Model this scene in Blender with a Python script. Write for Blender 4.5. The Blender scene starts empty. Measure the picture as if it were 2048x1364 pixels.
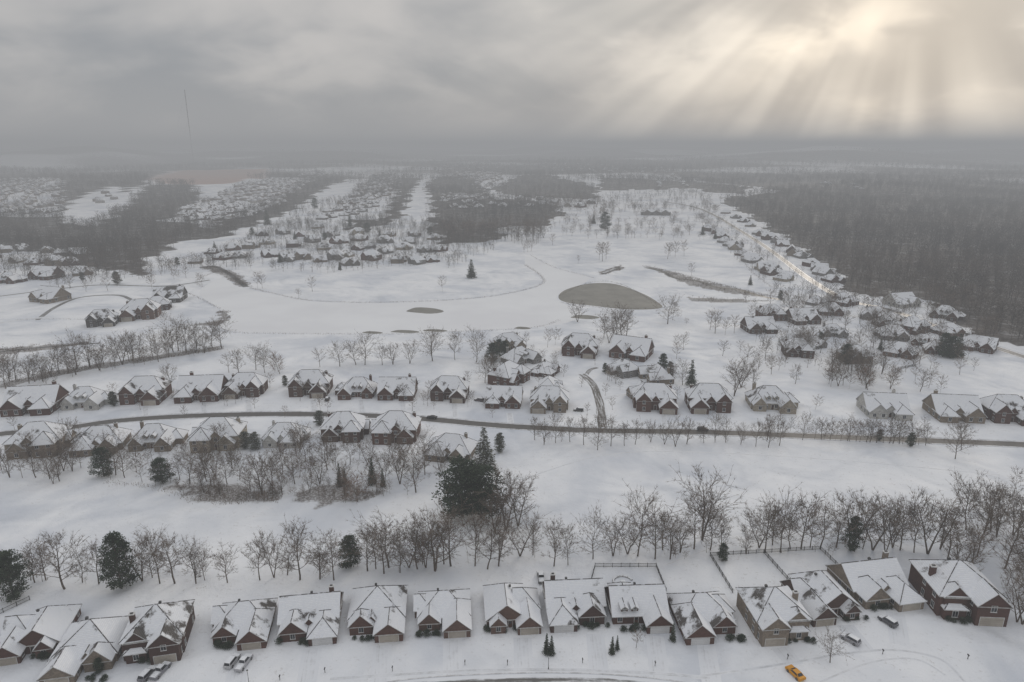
import bpy, math, random
import numpy as np
from mathutils import Vector, Matrix
random.seed(7); rng=np.random.default_rng(7)
scene=bpy.context.scene
scene.view_settings.view_transform='Standard'; scene.view_settings.look='None'; scene.view_settings.exposure=0
COL=scene.collection
R=math.radians
# ---------------------------------------------------------------- survey helpers (ground coordinates in metres)
HC=120.0; FP=1365.0; PT=R(16)
def G(u,v):
    x=(u-1024)/FP; w=-(v-682)/FP
    dy=math.cos(PT)+w*math.sin(PT); dz=-math.sin(PT)+w*math.cos(PT)
    t=HC/(-dz)
    return (x*t,dy*t)
def HT(v,hpx):
    y=G(1024,v)[1]; w=-(v-hpx-682)/FP
    dy=math.cos(PT)+w*math.sin(PT); dz=-math.sin(PT)+w*math.cos(PT)
    return HC+y*dz/dy
def MPP(v):
    y=G(1024,v)[1]; zc=y*math.cos(PT)+HC*math.sin(PT)
    return zc/FP
def GP(pts): return [G(*p) for p in pts]
def wob(x,y,s): return np.sin(x*s+1.3*np.sin(y*s*1.7))+np.sin(y*s*1.3+2.1*np.sin(x*s*.8+1))+.5*np.sin((x+y)*s*2.9)
def ZG(x,y):   # terrain height: flat near the drone, gently rolling beyond, low ridges far away
    d=np.hypot(x,y); a=np.clip((d-900)/1400,0,1); a=a*a*(3-2*a); f=np.clip((d-2800)/3000,0,1)
    return a*(4.5*wob(x,y,.0034)+2*wob(x+500,y,.009)+5)+f*f*(30+27*wob(x,y,.0012)+10*wob(x,y,.0031))
# ---------------------------------------------------------------- materials
class N:
    def __init__(s,tree): s.t=tree; s.n=tree.nodes; s.l=tree.links
    def new(s,ty,**k):
        n=s.n.new(ty)
        for a,b in k.items(): setattr(n,a,b)
        return n
    def put(s,sock,val):
        if hasattr(val,'is_output'): s.l.new(val,sock)
        elif val is not None:
            if isinstance(val,(tuple,list)) and sock.type=='RGBA' and len(val)==3: val=tuple(val)+(1,)
            sock.default_value=val
    def math(s,op,a,b=0.0,c=None,clamp=False):
        n=s.new('ShaderNodeMath',operation=op,use_clamp=clamp); s.put(n.inputs[0],a); s.put(n.inputs[1],b)
        if c is not None: s.put(n.inputs[2],c)
        return n.outputs[0]
    def vmath(s,op,a,b=None):
        n=s.new('ShaderNodeVectorMath',operation=op); s.put(n.inputs[0],a)
        if b is not None: s.put(n.inputs[1],b)
        return n.outputs['Value'] if op in('DOT_PRODUCT','LENGTH') else n.outputs[0]
    def mix(s,f,a,b):
        n=s.new('ShaderNodeMix',data_type='RGBA'); s.put(n.inputs[0],f); s.put(n.inputs[6],a); s.put(n.inputs[7],b); return n.outputs[2]
    def noise(s,vec,scale,detail=3,rough=.55,dist=0):
        n=s.new('ShaderNodeTexNoise'); s.put(n.inputs['Vector'],vec); n.inputs['Scale'].default_value=scale
        n.inputs['Detail'].default_value=detail; n.inputs['Roughness'].default_value=rough; n.inputs['Distortion'].default_value=dist
        return n.outputs[0]
    def ramp(s,f,a,b,lo=0.0,hi=1.0,smooth=True):
        n=s.new('ShaderNodeMapRange'); n.interpolation_type='SMOOTHSTEP' if smooth else 'LINEAR'
        s.put(n.inputs[0],f); n.inputs[1].default_value=a; n.inputs[2].default_value=b; n.inputs[3].default_value=lo; n.inputs[4].default_value=hi
        return n.outputs[0]
    def sep(s,v):
        n=s.new('ShaderNodeSeparateXYZ'); s.put(n.inputs[0],v); return n.outputs
    def comb(s,x,y,z=0.0):
        n=s.new('ShaderNodeCombineXYZ'); s.put(n.inputs[0],x); s.put(n.inputs[1],y); s.put(n.inputs[2],z); return n.outputs[0]
def M(name):
    m=bpy.data.materials.new(name); m.use_nodes=True; k=N(m.node_tree)
    k.b=m.node_tree.nodes['Principled BSDF']; k.out=m.node_tree.nodes['Material Output']
    k.pos=k.new('ShaderNodeNewGeometry').outputs['Position']
    k.b.inputs['Roughness'].default_value=.85
    k.b.inputs['Specular IOR Level'].default_value=.2
    return m,k
def col(k,c): k.put(k.b.inputs['Base Color'],c)
def bump(k,h,st,dist):
    b=k.new('ShaderNodeBump'); b.inputs['Strength'].default_value=st; b.inputs['Distance'].default_value=dist
    k.put(b.inputs['Height'],h); k.l.new(b.outputs[0],k.b.inputs['Normal'])
SN1=(.56,.59,.645); SN2=(.76,.775,.80)
def m_ground():
    m,k=M('snow_ground')
    nm=k.noise(k.pos,.020,4,.62,.4); nf=k.noise(k.pos,1.1,3,.7); nx=k.noise(k.pos,.28,4,.7)
    c=k.mix(k.ramp(nm,.30,.62),SN1,SN2)
    g=k.math('MULTIPLY',k.ramp(nf,.5,.72),k.math('MULTIPLY',k.ramp(nx,.48,.66),k.ramp(nm,.42,.6,.25,1)))
    c=k.mix(k.math('MULTIPLY',g,.65),c,(.27,.235,.19))
    at=k.new('ShaderNodeAttribute'); at.attribute_name='mask'
    sc=k.new('ShaderNodeSeparateColor'); k.l.new(at.outputs['Color'],sc.inputs[0])
    fo,br,bl=sc.outputs
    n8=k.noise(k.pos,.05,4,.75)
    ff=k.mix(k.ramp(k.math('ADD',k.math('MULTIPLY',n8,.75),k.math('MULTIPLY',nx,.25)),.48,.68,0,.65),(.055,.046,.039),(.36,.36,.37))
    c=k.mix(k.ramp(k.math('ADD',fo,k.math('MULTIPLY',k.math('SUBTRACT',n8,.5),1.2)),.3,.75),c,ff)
    bb=k.mix(k.ramp(nf,.46,.64,.0,1),(.10,.078,.062),(.46,.46,.47))
    c=k.mix(k.ramp(k.math('ADD',br,k.math('MULTIPLY',k.math('SUBTRACT',nx,.5),1.4)),.35,.95,0,.8),c,bb)
    c=k.mix(k.math('MULTIPLY',bl,.9),c,(.33,.19,.135))
    col(k,c)
    hh=k.math('ADD',k.math('MULTIPLY',k.noise(k.pos,.03,2,.5,.6),8.0),k.math('MULTIPLY',nx,.4))
    bump(k,hh,1.0,1.0)
    return m
def m_roof():
    m,k=M('snowy_shingle')
    oi=k.new('ShaderNodeObjectInfo'); tc=k.new('ShaderNodeTexCoord').outputs['Object']
    rnd=k.math('MULTIPLY',oi.outputs['Random'],50.0)
    v=k.vmath('ADD',tc,k.comb(rnd,rnd,0.0))
    n1=k.noise(v,.22,2,.5); n2=k.noise(v,1.6,4,.75); 
    sc=k.new('ShaderNodeSeparateColor'); k.l.new(oi.outputs['Color'],sc.inputs[0])
    nn=k.math('ADD',k.math('MULTIPLY',n1,.72),k.math('MULTIPLY',n2,.28))
    gx=k.sep(k.new('ShaderNodeNewGeometry').outputs['Normal'])[0]
    gs=k.math('MULTIPLY',gx,k.math('SUBTRACT',sc.outputs[1],.5))   # green: which slopes have shed their snow
    th=k.math('ADD',k.math('SUBTRACT',nn,k.math('ADD',sc.outputs[0],.022)),gs)
    f=k.ramp(th,-.03,.07)
    z=k.sep(tc)[2]; w=k.math('SINE',k.math('MULTIPLY',z,24.0))
    shing=k.mix(k.ramp(w,-1,1,0,.35),(.065,.057,.052),(.19,.18,.175))
    snow=k.mix(k.ramp(n2,.3,.7),(.65,.67,.71),(.77,.785,.81))
    snow=k.mix(k.math('MULTIPLY',k.ramp(w,.5,1,0,.3),k.ramp(n2,.42,.6)),snow,(.26,.255,.25))
    col(k,k.mix(f,snow,shing))
    bump(k,k.math('SUBTRACT',1.0,f),.5,.12)
    return m
def m_brick():
    m,k=M('brick')
    oi=k.new('ShaderNodeObjectInfo'); tc=k.new('ShaderNodeTexCoord').outputs['Object']
    s=k.sep(tc); a=k.math('ADD',s[0],s[1])
    b=k.new('ShaderNodeTexBrick'); k.put(b.inputs['Vector'],k.comb(a,s[2],0.0)); b.inputs['Scale'].default_value=1.0
    b.inputs['Brick Width'].default_value=.42; b.inputs['Row Height'].default_value=.16; b.inputs['Mortar Size'].default_value=.02
    b.inputs['Color1'].default_value=(1,1,1,1); b.inputs['Color2'].default_value=(.6,.6,.6,1); b.inputs['Mortar'].default_value=(1.1,1.1,1.1,1)
    n=k.noise(tc,.9,4,.7)
    mm=k.new('ShaderNodeMix',data_type='RGBA',blend_type='MULTIPLY'); mm.inputs[0].default_value=1
    k.l.new(oi.outputs['Color'],mm.inputs[6]); k.l.new(b.outputs[0],mm.inputs[7])
    c=k.mix(k.ramp(n,.3,.7,0,.35),mm.outputs[2],(.06,.047,.042))
    col(k,c); return m
def m_simple(name,c1,c2,scale=1.0,rough=.8,metal=0,lo=.35,hi=.65,obj=False):
    m,k=M(name); v=k.new('ShaderNodeTexCoord').outputs['Object'] if obj else k.pos
    col(k,k.mix(k.ramp(k.noise(v,scale,3,.65),lo,hi),c1,c2)); k.b.inputs['Roughness'].default_value=rough; k.b.inputs['Metallic'].default_value=metal
    return m
def m_snowtop(name,c1,c2,scale,zlo,zhi,amt=.9,rough=.8,objcol=False):
    m,k=M(name)
    base=k.mix(k.ramp(k.noise(k.pos,scale,3,.7),.35,.65),c1,c2)
    if objcol: base=k.new('ShaderNodeObjectInfo').outputs['Color']
    nz=k.sep(k.new('ShaderNodeNewGeometry').outputs['Normal'])[2]
    if not objcol: nz=k.math('ABSOLUTE',nz)
    f=k.ramp(k.math('ADD',nz,k.math('MULTIPLY',k.math('SUBTRACT',k.noise(k.pos,scale*2,2,.7),.5),.9)),zlo,zhi,0,amt)
    col(k,k.mix(f,base,(.76,.78,.81))); k.b.inputs['Roughness'].default_value=rough
    return m
def m_road(name,slush,dark=(.06,.058,.056),streak=1.6,rough=.6,spec=.2):
    m,k=M(name)
    uv=k.new('ShaderNodeUVMap').outputs[0]; s=k.sep(uv)
    e=k.math('ABSOLUTE',k.math('SUBTRACT',s[0],.5))      # 0 centre .5 edge
    n=k.noise(k.pos,.5,4,.7); n2=k.noise(k.comb(k.math('MULTIPLY',s[0],7.0),k.math('MULTIPLY',s[1],.05),0.0),1.4,3,.6)
    f=k.math('ADD',k.ramp(e,.28,.47),k.math('MULTIPLY',k.math('SUBTRACT',n2,.5),streak))
    f=k.math('ADD',f,k.math('MULTIPLY',k.math('SUBTRACT',n,.5),.8))
    f=k.ramp(k.math('ADD',f,slush),.25,.95)
    col(k,k.mix(f,k.mix(n,dark,(.14,.13,.12)),(.68,.70,.735))); k.b.inputs['Roughness'].default_value=rough
    k.b.inputs['Specular IOR Level'].default_value=spec
    return m
mGround=m_ground(); mRoof=m_roof(); mBrick=m_brick()
mTrim=m_simple('white_trim',(.46,.46,.45),(.62,.62,.61),2)
mRidge=m_simple('ridge_shingle',(.055,.05,.048),(.5,.51,.54),.9,lo=.52,hi=.64)
mGlass=m_simple('window_glass',(.02,.022,.026),(.07,.075,.085),.6,rough=.12)
mGDoor=m_simple('garage_door_paint',(.33,.295,.25),(.43,.39,.34),.2)
mGDoorW=m_simple('white_garage_door',(.56,.56,.56),(.64,.64,.64),.2)
mDoor=m_simple('door_paint',(.05,.03,.02),(.11,.05,.03),.5)
mBark=m_snowtop('bark',(.072,.058,.048),(.145,.12,.10),2.0,1.0,1.3,.7)
mTwig=m_simple('twigs',(.090,.070,.056),(.185,.148,.120),.25)
mTwigB=m_simple('brown_twigs',(.14,.09,.065),(.21,.14,.10),.4)
def m_wood():
    m,k=M('woodland_twigs')
    a=k.ramp(k.noise(k.pos,.0045,4,.65,.6),.36,.64); b_=k.ramp(k.noise(k.pos,.09,2,.6),.35,.65)
    c=k.mix(b_,k.mix(a,(.030,.026,.023),(.072,.056,.045)),k.mix(a,(.062,.053,.046),(.13,.103,.084)))
    col(k,c); return m
mWood=m_wood()
mShrubW=m_simple('brush_twigs',(.075,.056,.044),(.17,.128,.10),.1)
mPine=m_snowtop('evergreen_foliage',(.020,.034,.021),(.058,.078,.046),.7,1.0,1.3,.6)
mPineS=m_snowtop('snowy_evergreen',(.035,.05,.033),(.095,.09,.05),.9,.75,1.1,.75)
mReed=m_simple('dry_reeds',(.10,.072,.052),(.20,.15,.11),.8)
mRoad=m_road('slushy_asphalt',-.10); mRoadS=m_road('snow_covered_road',.78,(.32,.32,.32),.8); mRoadM=m_road('snowy_road',.34,rough=.45,spec=.4)
mDrive=m_road('snowy_driveway',.88,(.36,.36,.36),.8); mRoadE=m_road('ploughed_street',.42,(.12,.12,.12),2.0)
mKerb=m_simple('kerb_concrete',(.46,.46,.47),(.68,.69,.71),.5)
mPaint=m_snowtop('vehicle_paint',(.1,.1,.1),(.2,.2,.2),2,.75,.95,.95,.35,True)
mPaintClean=m_snowtop('clean_vehicle_paint',(.1,.1,.1),(.2,.2,.2),2,2.2,2.5,.95,.3,True)
mTyre=m_simple('tyre_rubber',(.02,.02,.02),(.035,.035,.035),3)
mMetal=m_simple('grey_metal',(.14,.14,.14),(.22,.22,.22),2,.5)
mIron=m_simple('dark_iron',(.04,.04,.04),(.07,.07,.07),2,.5)
mLampG=m_simple('lamp_glass',(.5,.5,.48),(.6,.6,.58),2,.3)
mStone=m_snowtop('patio_stone',(.15,.14,.13),(.3,.29,.28),1.0,.6,.9,.95)
mCreek=m_simple('creek_water',(.025,.025,.023),(.09,.085,.08),.15,.3,lo=.45,hi=.65)
mLake=m_simple('lake_snow',(.68,.69,.715),(.735,.75,.77),.012)
def m_pond():
    m,k=M('murky_ice')
    n=k.noise(k.pos,.06,5,.6); c=k.mix(k.ramp(n,.3,.7),(.135,.13,.11),(.20,.19,.165))
    c=k.mix(k.ramp(k.noise(k.pos,.25,5,.7),.58,.7,0,.35),c,(.4,.4,.4)); col(k,c)
    k.b.inputs['Roughness'].default_value=.45; return m
mPond=m_pond()
def m_vol(name,sig,c,st):
    m=bpy.data.materials.new(name); m.use_nodes=True; t=m.node_tree; t.nodes.clear()
    o=t.nodes.new('ShaderNodeOutputMaterial'); a=t.nodes.new('ShaderNodeVolumeAbsorption'); e=t.nodes.new('ShaderNodeEmission'); s=t.nodes.new('ShaderNodeAddShader')
    a.inputs['Color'].default_value=(0,0,0,1); a.inputs['Density'].default_value=sig
    e.inputs['Color'].default_value=(*c,1); e.inputs['Strength'].default_value=st
    t.links.new(a.outputs[0],s.inputs[0]); t.links.new(e.outputs[0],s.inputs[1]); t.links.new(s.outputs[0],o.inputs['Volume'])
    return m
SIG=.00050
mHaze=m_vol('haze_air',SIG,(.308,.315,.327),SIG)
# ---------------------------------------------------------------- mesh builders
class MB:
    def __init__(s): s.v=[]; s.f=[]; s.m=[]
    def face(s,pts,mi=0):
        b=len(s.v); s.v+= [tuple(p) for p in pts]; s.f.append(tuple(range(b,b+len(pts)))); s.m.append(mi)
    def box(s,x0,y0,z0,x1,y1,z1,mi=0,bottom=False):
        b=len(s.v); s.v+=[(x0,y0,z0),(x1,y0,z0),(x1,y1,z0),(x0,y1,z0),(x0,y0,z1),(x1,y0,z1),(x1,y1,z1),(x0,y1,z1)]
        fs=[(0,1,5,4),(1,2,6,5),(2,3,7,6),(3,0,4,7),(4,5,6,7)]
        if bottom: fs.append((3,2,1,0))
        for f in fs: s.f.append(tuple(b+i for i in f)); s.m.append(mi)
    def seg(s,p0,p1,r0,r1,n=3,mi=0):
        p0=Vector(p0);p1=Vector(p1); d=(p1-p0)
        if d.length<1e-6: return
        d.normalize(); a=d.orthogonal().normalized(); c=d.cross(a)
        b=len(s.v)
        for r,p in((r0,p0),(r1,p1)):
            if r<=0: s.v.append(tuple(p)); continue
            for i in range(n):
                t=2*math.pi*i/n; s.v.append(tuple(p+a*math.cos(t)*r+c*math.sin(t)*r))
        for i in range(n):
            j=(i+1)%n
            if r1<=0: s.f.append((b+i,b+j,b+n))
            else: s.f.append((b+i,b+j,b+n+j,b+n+i))
            s.m.append(mi)
    def mesh(s,name,mats):
        me=bpy.data.meshes.new(name); me.from_pydata(s.v,[],s.f)
        for m in mats: me.materials.append(m)
        me.polygons.foreach_set('material_index',s.m); me.update(); return me
def obj(name,data,parent=None,loc=None,mat=None):
    o=bpy.data.objects.new(name,data); COL.objects.link(o)
    if parent: o.parent=parent
    if loc: o.location=loc
    return o
def tag(o,label,cat,group=None):
    o['label']=label; o['category']=cat
    if group: o['group']=group
def structure(o): o['kind']='structure'; return o
def mesh_tris(name,arr,mats,mi=None):
    n=len(arr); me=bpy.data.meshes.new(name)
    me.vertices.add(n*3); me.vertices.foreach_set('co',np.ascontiguousarray(arr,dtype=np.float32).ravel())
    me.loops.add(n*3); me.loops.foreach_set('vertex_index',np.arange(n*3,dtype=np.int32))
    me.polygons.add(n); me.polygons.foreach_set('loop_start',np.arange(0,n*3,3,dtype=np.int32))
    try: me.polygons.foreach_set('loop_total',np.full(n,3,dtype=np.int32))
    except Exception: pass
    for m in mats: me.materials.append(m)
    if mi is not None: me.polygons.foreach_set('material_index',np.asarray(mi,dtype=np.int32))
    me.update(calc_edges=True); return me
def inpoly(px,py,poly):
    c=np.zeros(px.shape,bool); n=len(poly)
    for i in range(n):
        x0,y0=poly[i]; x1,y1=poly[(i+1)%n]
        if y0==y1: continue
        k=((y0>py)!=(y1>py))&(px<(x1-x0)*(py-y0)/(y1-y0)+x0); c^=k
    return c
def smooth(pts,n=6,closed=False):
    P=[np.array(p,float) for p in pts]; out=[]; L=len(P); rngN=L if closed else L-1
    for i in range(rngN):
        if closed: a,b,c,d=P[(i-1)%L],P[i],P[(i+1)%L],P[(i+2)%L]
        else: a,b,c,d=P[max(i-1,0)],P[i],P[i+1],P[min(i+2,L-1)]
        for j in range(n):
            t=j/n; out.append(tuple(.5*((2*b)+(c-a)*t+(2*a-5*b+4*c-d)*t*t+(3*b-a-3*c+d)*t**3)))
    if not closed: out.append(tuple(P[-1]))
    return out
# ---------------------------------------------------------------- regions (surveyed outlines)
WOODS=[ # outline, area per tree, height
 ([(1440,405),(1500,400),(1560,390),(2500,350),(2500,830),(2048,700),(1975,672),(1900,628),(1800,592),(1725,592),(1662,547),(1605,500),(1545,462),(1490,430)],50,17),
 ([(1010,333),(1400,326),(2500,322),(2500,362),(1560,390),(1400,360),(1380,345),(1100,345)],360,20),
 ([(-500,445),(110,432),(160,455),(215,440),(262,405),(300,378),(390,376),(405,410),(330,440),(430,455),(500,452),(440,475),(360,485),(300,512),(285,545),(180,545),(150,520),(0,492),(-500,495)],56,16),
 ([(430,462),(430,448),(520,416),(640,358),(690,348),(703,352),(620,400),(575,426),(480,458),(400,475)],66,15),
 ([(770,440),(790,400),(800,350),(830,340),(858,345),(824,380),(818,405),(800,440),(700,462),(700,440)],80,15),
 ([(858,455),(866,430),(860,400),(852,372),(880,350),(950,360),(985,400),(1090,408),(1130,430),(1080,452),(1010,450),(990,486),(900,486)],85,16),
 ([(-500,322),(0,320),(340,328),(500,333),(700,330),(900,325),(900,335),(700,343),(560,337),(340,337),(200,352),(-500,358)],360,20),
 ([(970,378),(1060,352),(1200,376),(1190,400),(1060,396)],95,16),
 ([(120,375),(200,355),(290,348),(300,374),(255,390),(230,383),(150,398),(120,425)],90,16),
 ([(1200,362),(1380,360),(1500,380),(1480,398),(1390,380),(1200,378)],95,16),
 ([(700,398),(740,360),(800,340),(790,375),(770,395)],260,15),
]
WOODS=[(GP(p),d,h) for p,d,h in WOODS]
BRUSHP=[
 [(340,972),(400,962),(480,972),(560,982),(560,1002),(470,1010),(380,1007)],
 [(575,995),(640,972),(720,972),(775,990),(720,1005),(640,1012)],
 [(1290,532),(1330,540),(1400,560),(1480,578),(1555,598),(1465,588),(1375,570),(1335,552)],
 [(1375,594),(1440,597),(1540,602),(1450,606),(1385,602)],
 [(395,533),(430,531),(480,550),(505,575),(480,574),(440,550)],
 [(-40,700),(110,688),(200,683),(110,698),(-40,714)],
 [(0,765),(120,740),(260,718),(440,692),(450,698),(260,728),(120,750),(0,778)],
 [(1195,545),(1240,530),(1250,537),(1205,550)],
 [(430,622),(455,622),(462,640),(440,652),(385,650),(440,640)],
]
BRUSH=[GP(p) for p in BRUSHP]
REDF=[GP([(300,360),(345,346),(540,343),(530,357),(450,373),(320,376)])]
def axis(lo,near0,near1,hi,s,g):
    a=list(np.arange(near0,near1+.1,s)); st=s
    while a[-1]<hi: st*=g; a.append(a[-1]+st)
    st=s; b=[]; x=near0
    while x>lo: st*=g; x-=st; b.append(x)
    return np.array(b[::-1]+a)
X=axis(-30000,-480,560,30000,4.5,1.035); Y=axis(-3000,90,760,32000,4.5,1.018)
gx,gy=np.meshgrid(X,Y); nx_,ny_=len(X),len(Y)
def jx(x,y): return x+9*np.sin(y*.045)+5*np.sin(y*.13+x*.05), y+12*np.sin(x*.05)+6*np.sin(x*.12+1)
forest=np.zeros(gx.shape,np.float32); brush=forest.copy(); red=forest.copy()
jgx,jgy=jx(gx,gy)
for p,d,h in WOODS: forest=np.maximum(forest,inpoly(jgx,jgy,p).astype(np.float32)*(1.0 if d<200 else .85))
for p in BRUSH: brush=np.maximum(brush,inpoly(gx,gy,p).astype(np.float32))
for p in REDF: red=np.maximum(red,inpoly(gx,gy,p).astype(np.float32))
dist=np.hypot(gx,gy); far=(dist>2700)|((np.abs(gx)>gy*.85)&(dist>900))
forest=np.where(far,np.clip(.78+.32*wob(gx,gy,.0026),0,1),forest)*(1-red)
me=bpy.data.meshes.new('ground')
co=np.stack([gx,gy,ZG(gx,gy)],-1).reshape(-1,3)
idx=np.arange(nx_*ny_).reshape(ny_,nx_)
q=np.stack([idx[:-1,:-1],idx[:-1,1:],idx[1:,1:],idx[1:,:-1]],-1).reshape(-1,4)
me.vertices.add(len(co)); me.vertices.foreach_set('co',co.astype(np.float32).ravel())
me.loops.add(q.size); me.loops.foreach_set('vertex_index',q.astype(np.int32).ravel())
me.polygons.add(len(q)); me.polygons.foreach_set('loop_start',np.arange(0,q.size,4,dtype=np.int32))
me.update(calc_edges=True); me.materials.append(mGround)
ca=me.color_attributes.new('mask','FLOAT_COLOR','POINT')
ca.data.foreach_set('color',np.stack([forest,brush,red,np.ones_like(red)],-1).astype(np.float32).ravel())
structure(obj('ground',me))
b=MB(); b.box(-40000,-4000,-90,40000,40000,158,bottom=True)
structure(obj('sky_haze',b.mesh('sky_haze',[mHaze])))
# sheets and ribbons
def sheet(name,pts,mat,z=.004):
    b=MB(); b.face([(x,y,z) for x,y in pts]); return structure(obj(name,b.mesh(name,[mat])))
def ribbon(name,pts,w,mat,z=.008,kerb=False):
    pts=[np.array(p) for p in pts]; v=[];f=[];uv=[]; L=0; Ls=[]; Nn=[]
    for i,p in enumerate(pts):
        a=pts[max(i-1,0)]; c=pts[min(i+1,len(pts)-1)]; d=(c-a)/max(np.linalg.norm(c-a),1e-6); n=np.array([-d[1],d[0]]); Nn.append(n)
        if i: L+=np.linalg.norm(p-pts[i-1])
        Ls.append(L); far_=np.hypot(*p)>900
        for s in(.5,-.5): q_=p+n*w*s; v.append((*q_,z+float(ZG(q_[0],q_[1]))+(.35 if far_ else 0)))
    for i in range(len(pts)-1): f.append((2*i+1,2*i+3,2*i+2,2*i))
    me=bpy.data.meshes.new(name); me.from_pydata(v,[],f); me.materials.append(mat)
    ul=me.uv_layers.new(name='UVMap')
    for lp in me.loops: ul.data[lp.index].uv=(lp.vertex_index%2,Ls[lp.vertex_index//2])
    me.update(); structure(obj(name,me))
    if kerb:
        b=MB()
        for s in(1,-1):
            for i in range(len(pts)-1):
                if np.hypot(*pts[i])>880: continue
                a0=pts[i]+Nn[i]*s*(w/2); a1=pts[i]+Nn[i]*s*(w/2+.3); c0=pts[i+1]+Nn[i+1]*s*(w/2); c1=pts[i+1]+Nn[i+1]*s*(w/2+.3)
                b.face([(*a0,.0),(*c0,.0),(*c0,.13),(*a0,.13)]); b.face([(*a0,.13),(*c0,.13),(*c1,.13),(*a1,.13)]); b.face([(*a1,.13),(*c1,.13),(*c1,0),(*a1,0)])
        structure(obj('kerb',b.mesh('kerb',[mKerb])))
mid=smooth(GP([(-300,905),(-100,880),(0,868),(130,856),(240,841),(400,831),(600,828),(800,834),(1000,851),(1200,861),(1400,864),(1700,875),(2048,889),(2400,905)]),8)
ribbon('road',mid,6.6,mRoad,.012,True)
mLane=m_road('patchy_lane',.42,(.085,.075,.065),2.6)
ribbon('road',smooth(GP([(1206,864),(1204,840),(1201,815),(1196,795),(1189,775),(1178,760),(1163,748)]),6),6.0,mLane,.008)
ribbon('driveway',smooth(GP([(1200,800),(1230,792),(1255,788)]),4),3.5,mRoadS,.006); ribbon('driveway',smooth(GP([(1170,754),(1180,740),(1195,735)]),4),3.5,mLane,.006)
for u in (275,392,482,612,708,790,893,1005,1098,1312,1425,1552,1782,1926): ribbon('driveway',GP([(u+14,800 if u<900 else 826),(u+18,834+(u>900)*24)]),3.0,mRoadS,.005)
ribbon('road',smooth(GP([(2250,790),(2048,714),(1960,685),(1880,655),(1780,620),(1700,602),(1650,578),(1600,545),(1540,500),(1480,462),(1425,432),(1390,418),(1330,408)]),8),8,mRoadM,.008,True)
ribbon('road',smooth(GP([(600,1420),(800,1388),(930,1377),(1100,1372),(1250,1378),(1400,1398),(1600,1450)]),6),8,mRoadE,.008,True)
ribbon('road',smooth(GP([(75,640),(110,615),(160,595),(230,590),(260,598),(270,610)]),6),5,mRoadM,.008)
ribbon('road',smooth(GP([(-60,600),(100,580),(200,570),(330,572),(420,560)]),6),5,mRoadM,.012)
ribbon('road',smooth(GP([(-60,656),(40,640),(100,634)]),4),5,mRoadS,.016)
for c,pts,w in ((mRoadS,[(1400,1352),(1500,1338),(1600,1322),(1700,1306),(1790,1300),(1880,1318),(1930,1364)],.9),(mRoadS,[(1640,1364),(1740,1325),(1830,1318),(1890,1350)],.7),
              (mRoadS,[(660,1358),(860,1345),(1000,1340),(1150,1340),(1300,1346),(1420,1356)],1.3),(mRoadS,[(1330,1130),(1500,1075),(1700,1060),(1990,1000)],.7),(mRoadS,[(1040,960),(1250,905),(1600,915),(2000,950)],.7)):
    ribbon('path',smooth(GP(pts),6),w,c,.005+.001*w)
for u0,v0,u1,v1 in [(765,1290,760,1372),(905,1280,905,1366),(1045,1275,1048,1362),(1190,1268,1200,1362),(1310,1272,1320,1366),(1412,1290,1425,1376),(625,1297,610,1382),(485,1305,465,1388),(1560,1295,1590,1330),(1690,1250,1730,1300),(1790,1225,1800,1290)]:
    ribbon('driveway',GP([(u0,v0),((u0+u1)/2,(v0+v1)/2),(u1,v1)]),4.6,mDrive,.003)
sheet('frozen_lake',smooth(GP([(410,572),(445,556),(480,574),(560,592),(620,602),(720,606),(800,605),(900,601),(1000,591),(1078,572),(1082,552),(1052,532),(1056,512),(1110,537),(1180,556),(1117,590),(1125,606),(1165,625),(1135,645),(1060,655),(900,663),(800,667),(640,667),(480,664),(440,652),(462,636),(440,618),(400,590)]),4,True),mLake,.004)
sheet('pond',smooth(GP([(1117,592),(1135,578),(1180,567),(1230,568),(1280,585),(1312,602),(1322,616),(1260,619),(1190,612),(1130,604)]),5,True),mPond,.008)
for cx,cy,a,c in ((850,621,36,6),(1170,634,28,4),(810,663,28,3),(870,661,24,2.5),(745,665,20,2.5),(1045,656,16,2.5)):
    ax=[(cx+a*math.cos(t)*(1+.12*math.sin(3*t)),cy+c*math.sin(t)*(1+.2*math.sin(2*t))) for t in np.linspace(0,2*math.pi,22)[:-1]]
    sheet('pond',GP(ax),mPond,.009)
ribbon('creek',smooth(GP([(1290,535),(1325,543),(1350,556),(1395,562),(1430,574),(1480,580),(1520,592),(1560,599)]),6),4.5,mCreek,.006)
ribbon('creek',smooth(GP([(400,536),(430,533),(465,552),(492,574)]),6),5,mCreek,.006)
ribbon('creek',smooth(GP([(-60,712),(60,697),(200,686)]),6),2.5,mCreek,.006)
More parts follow.
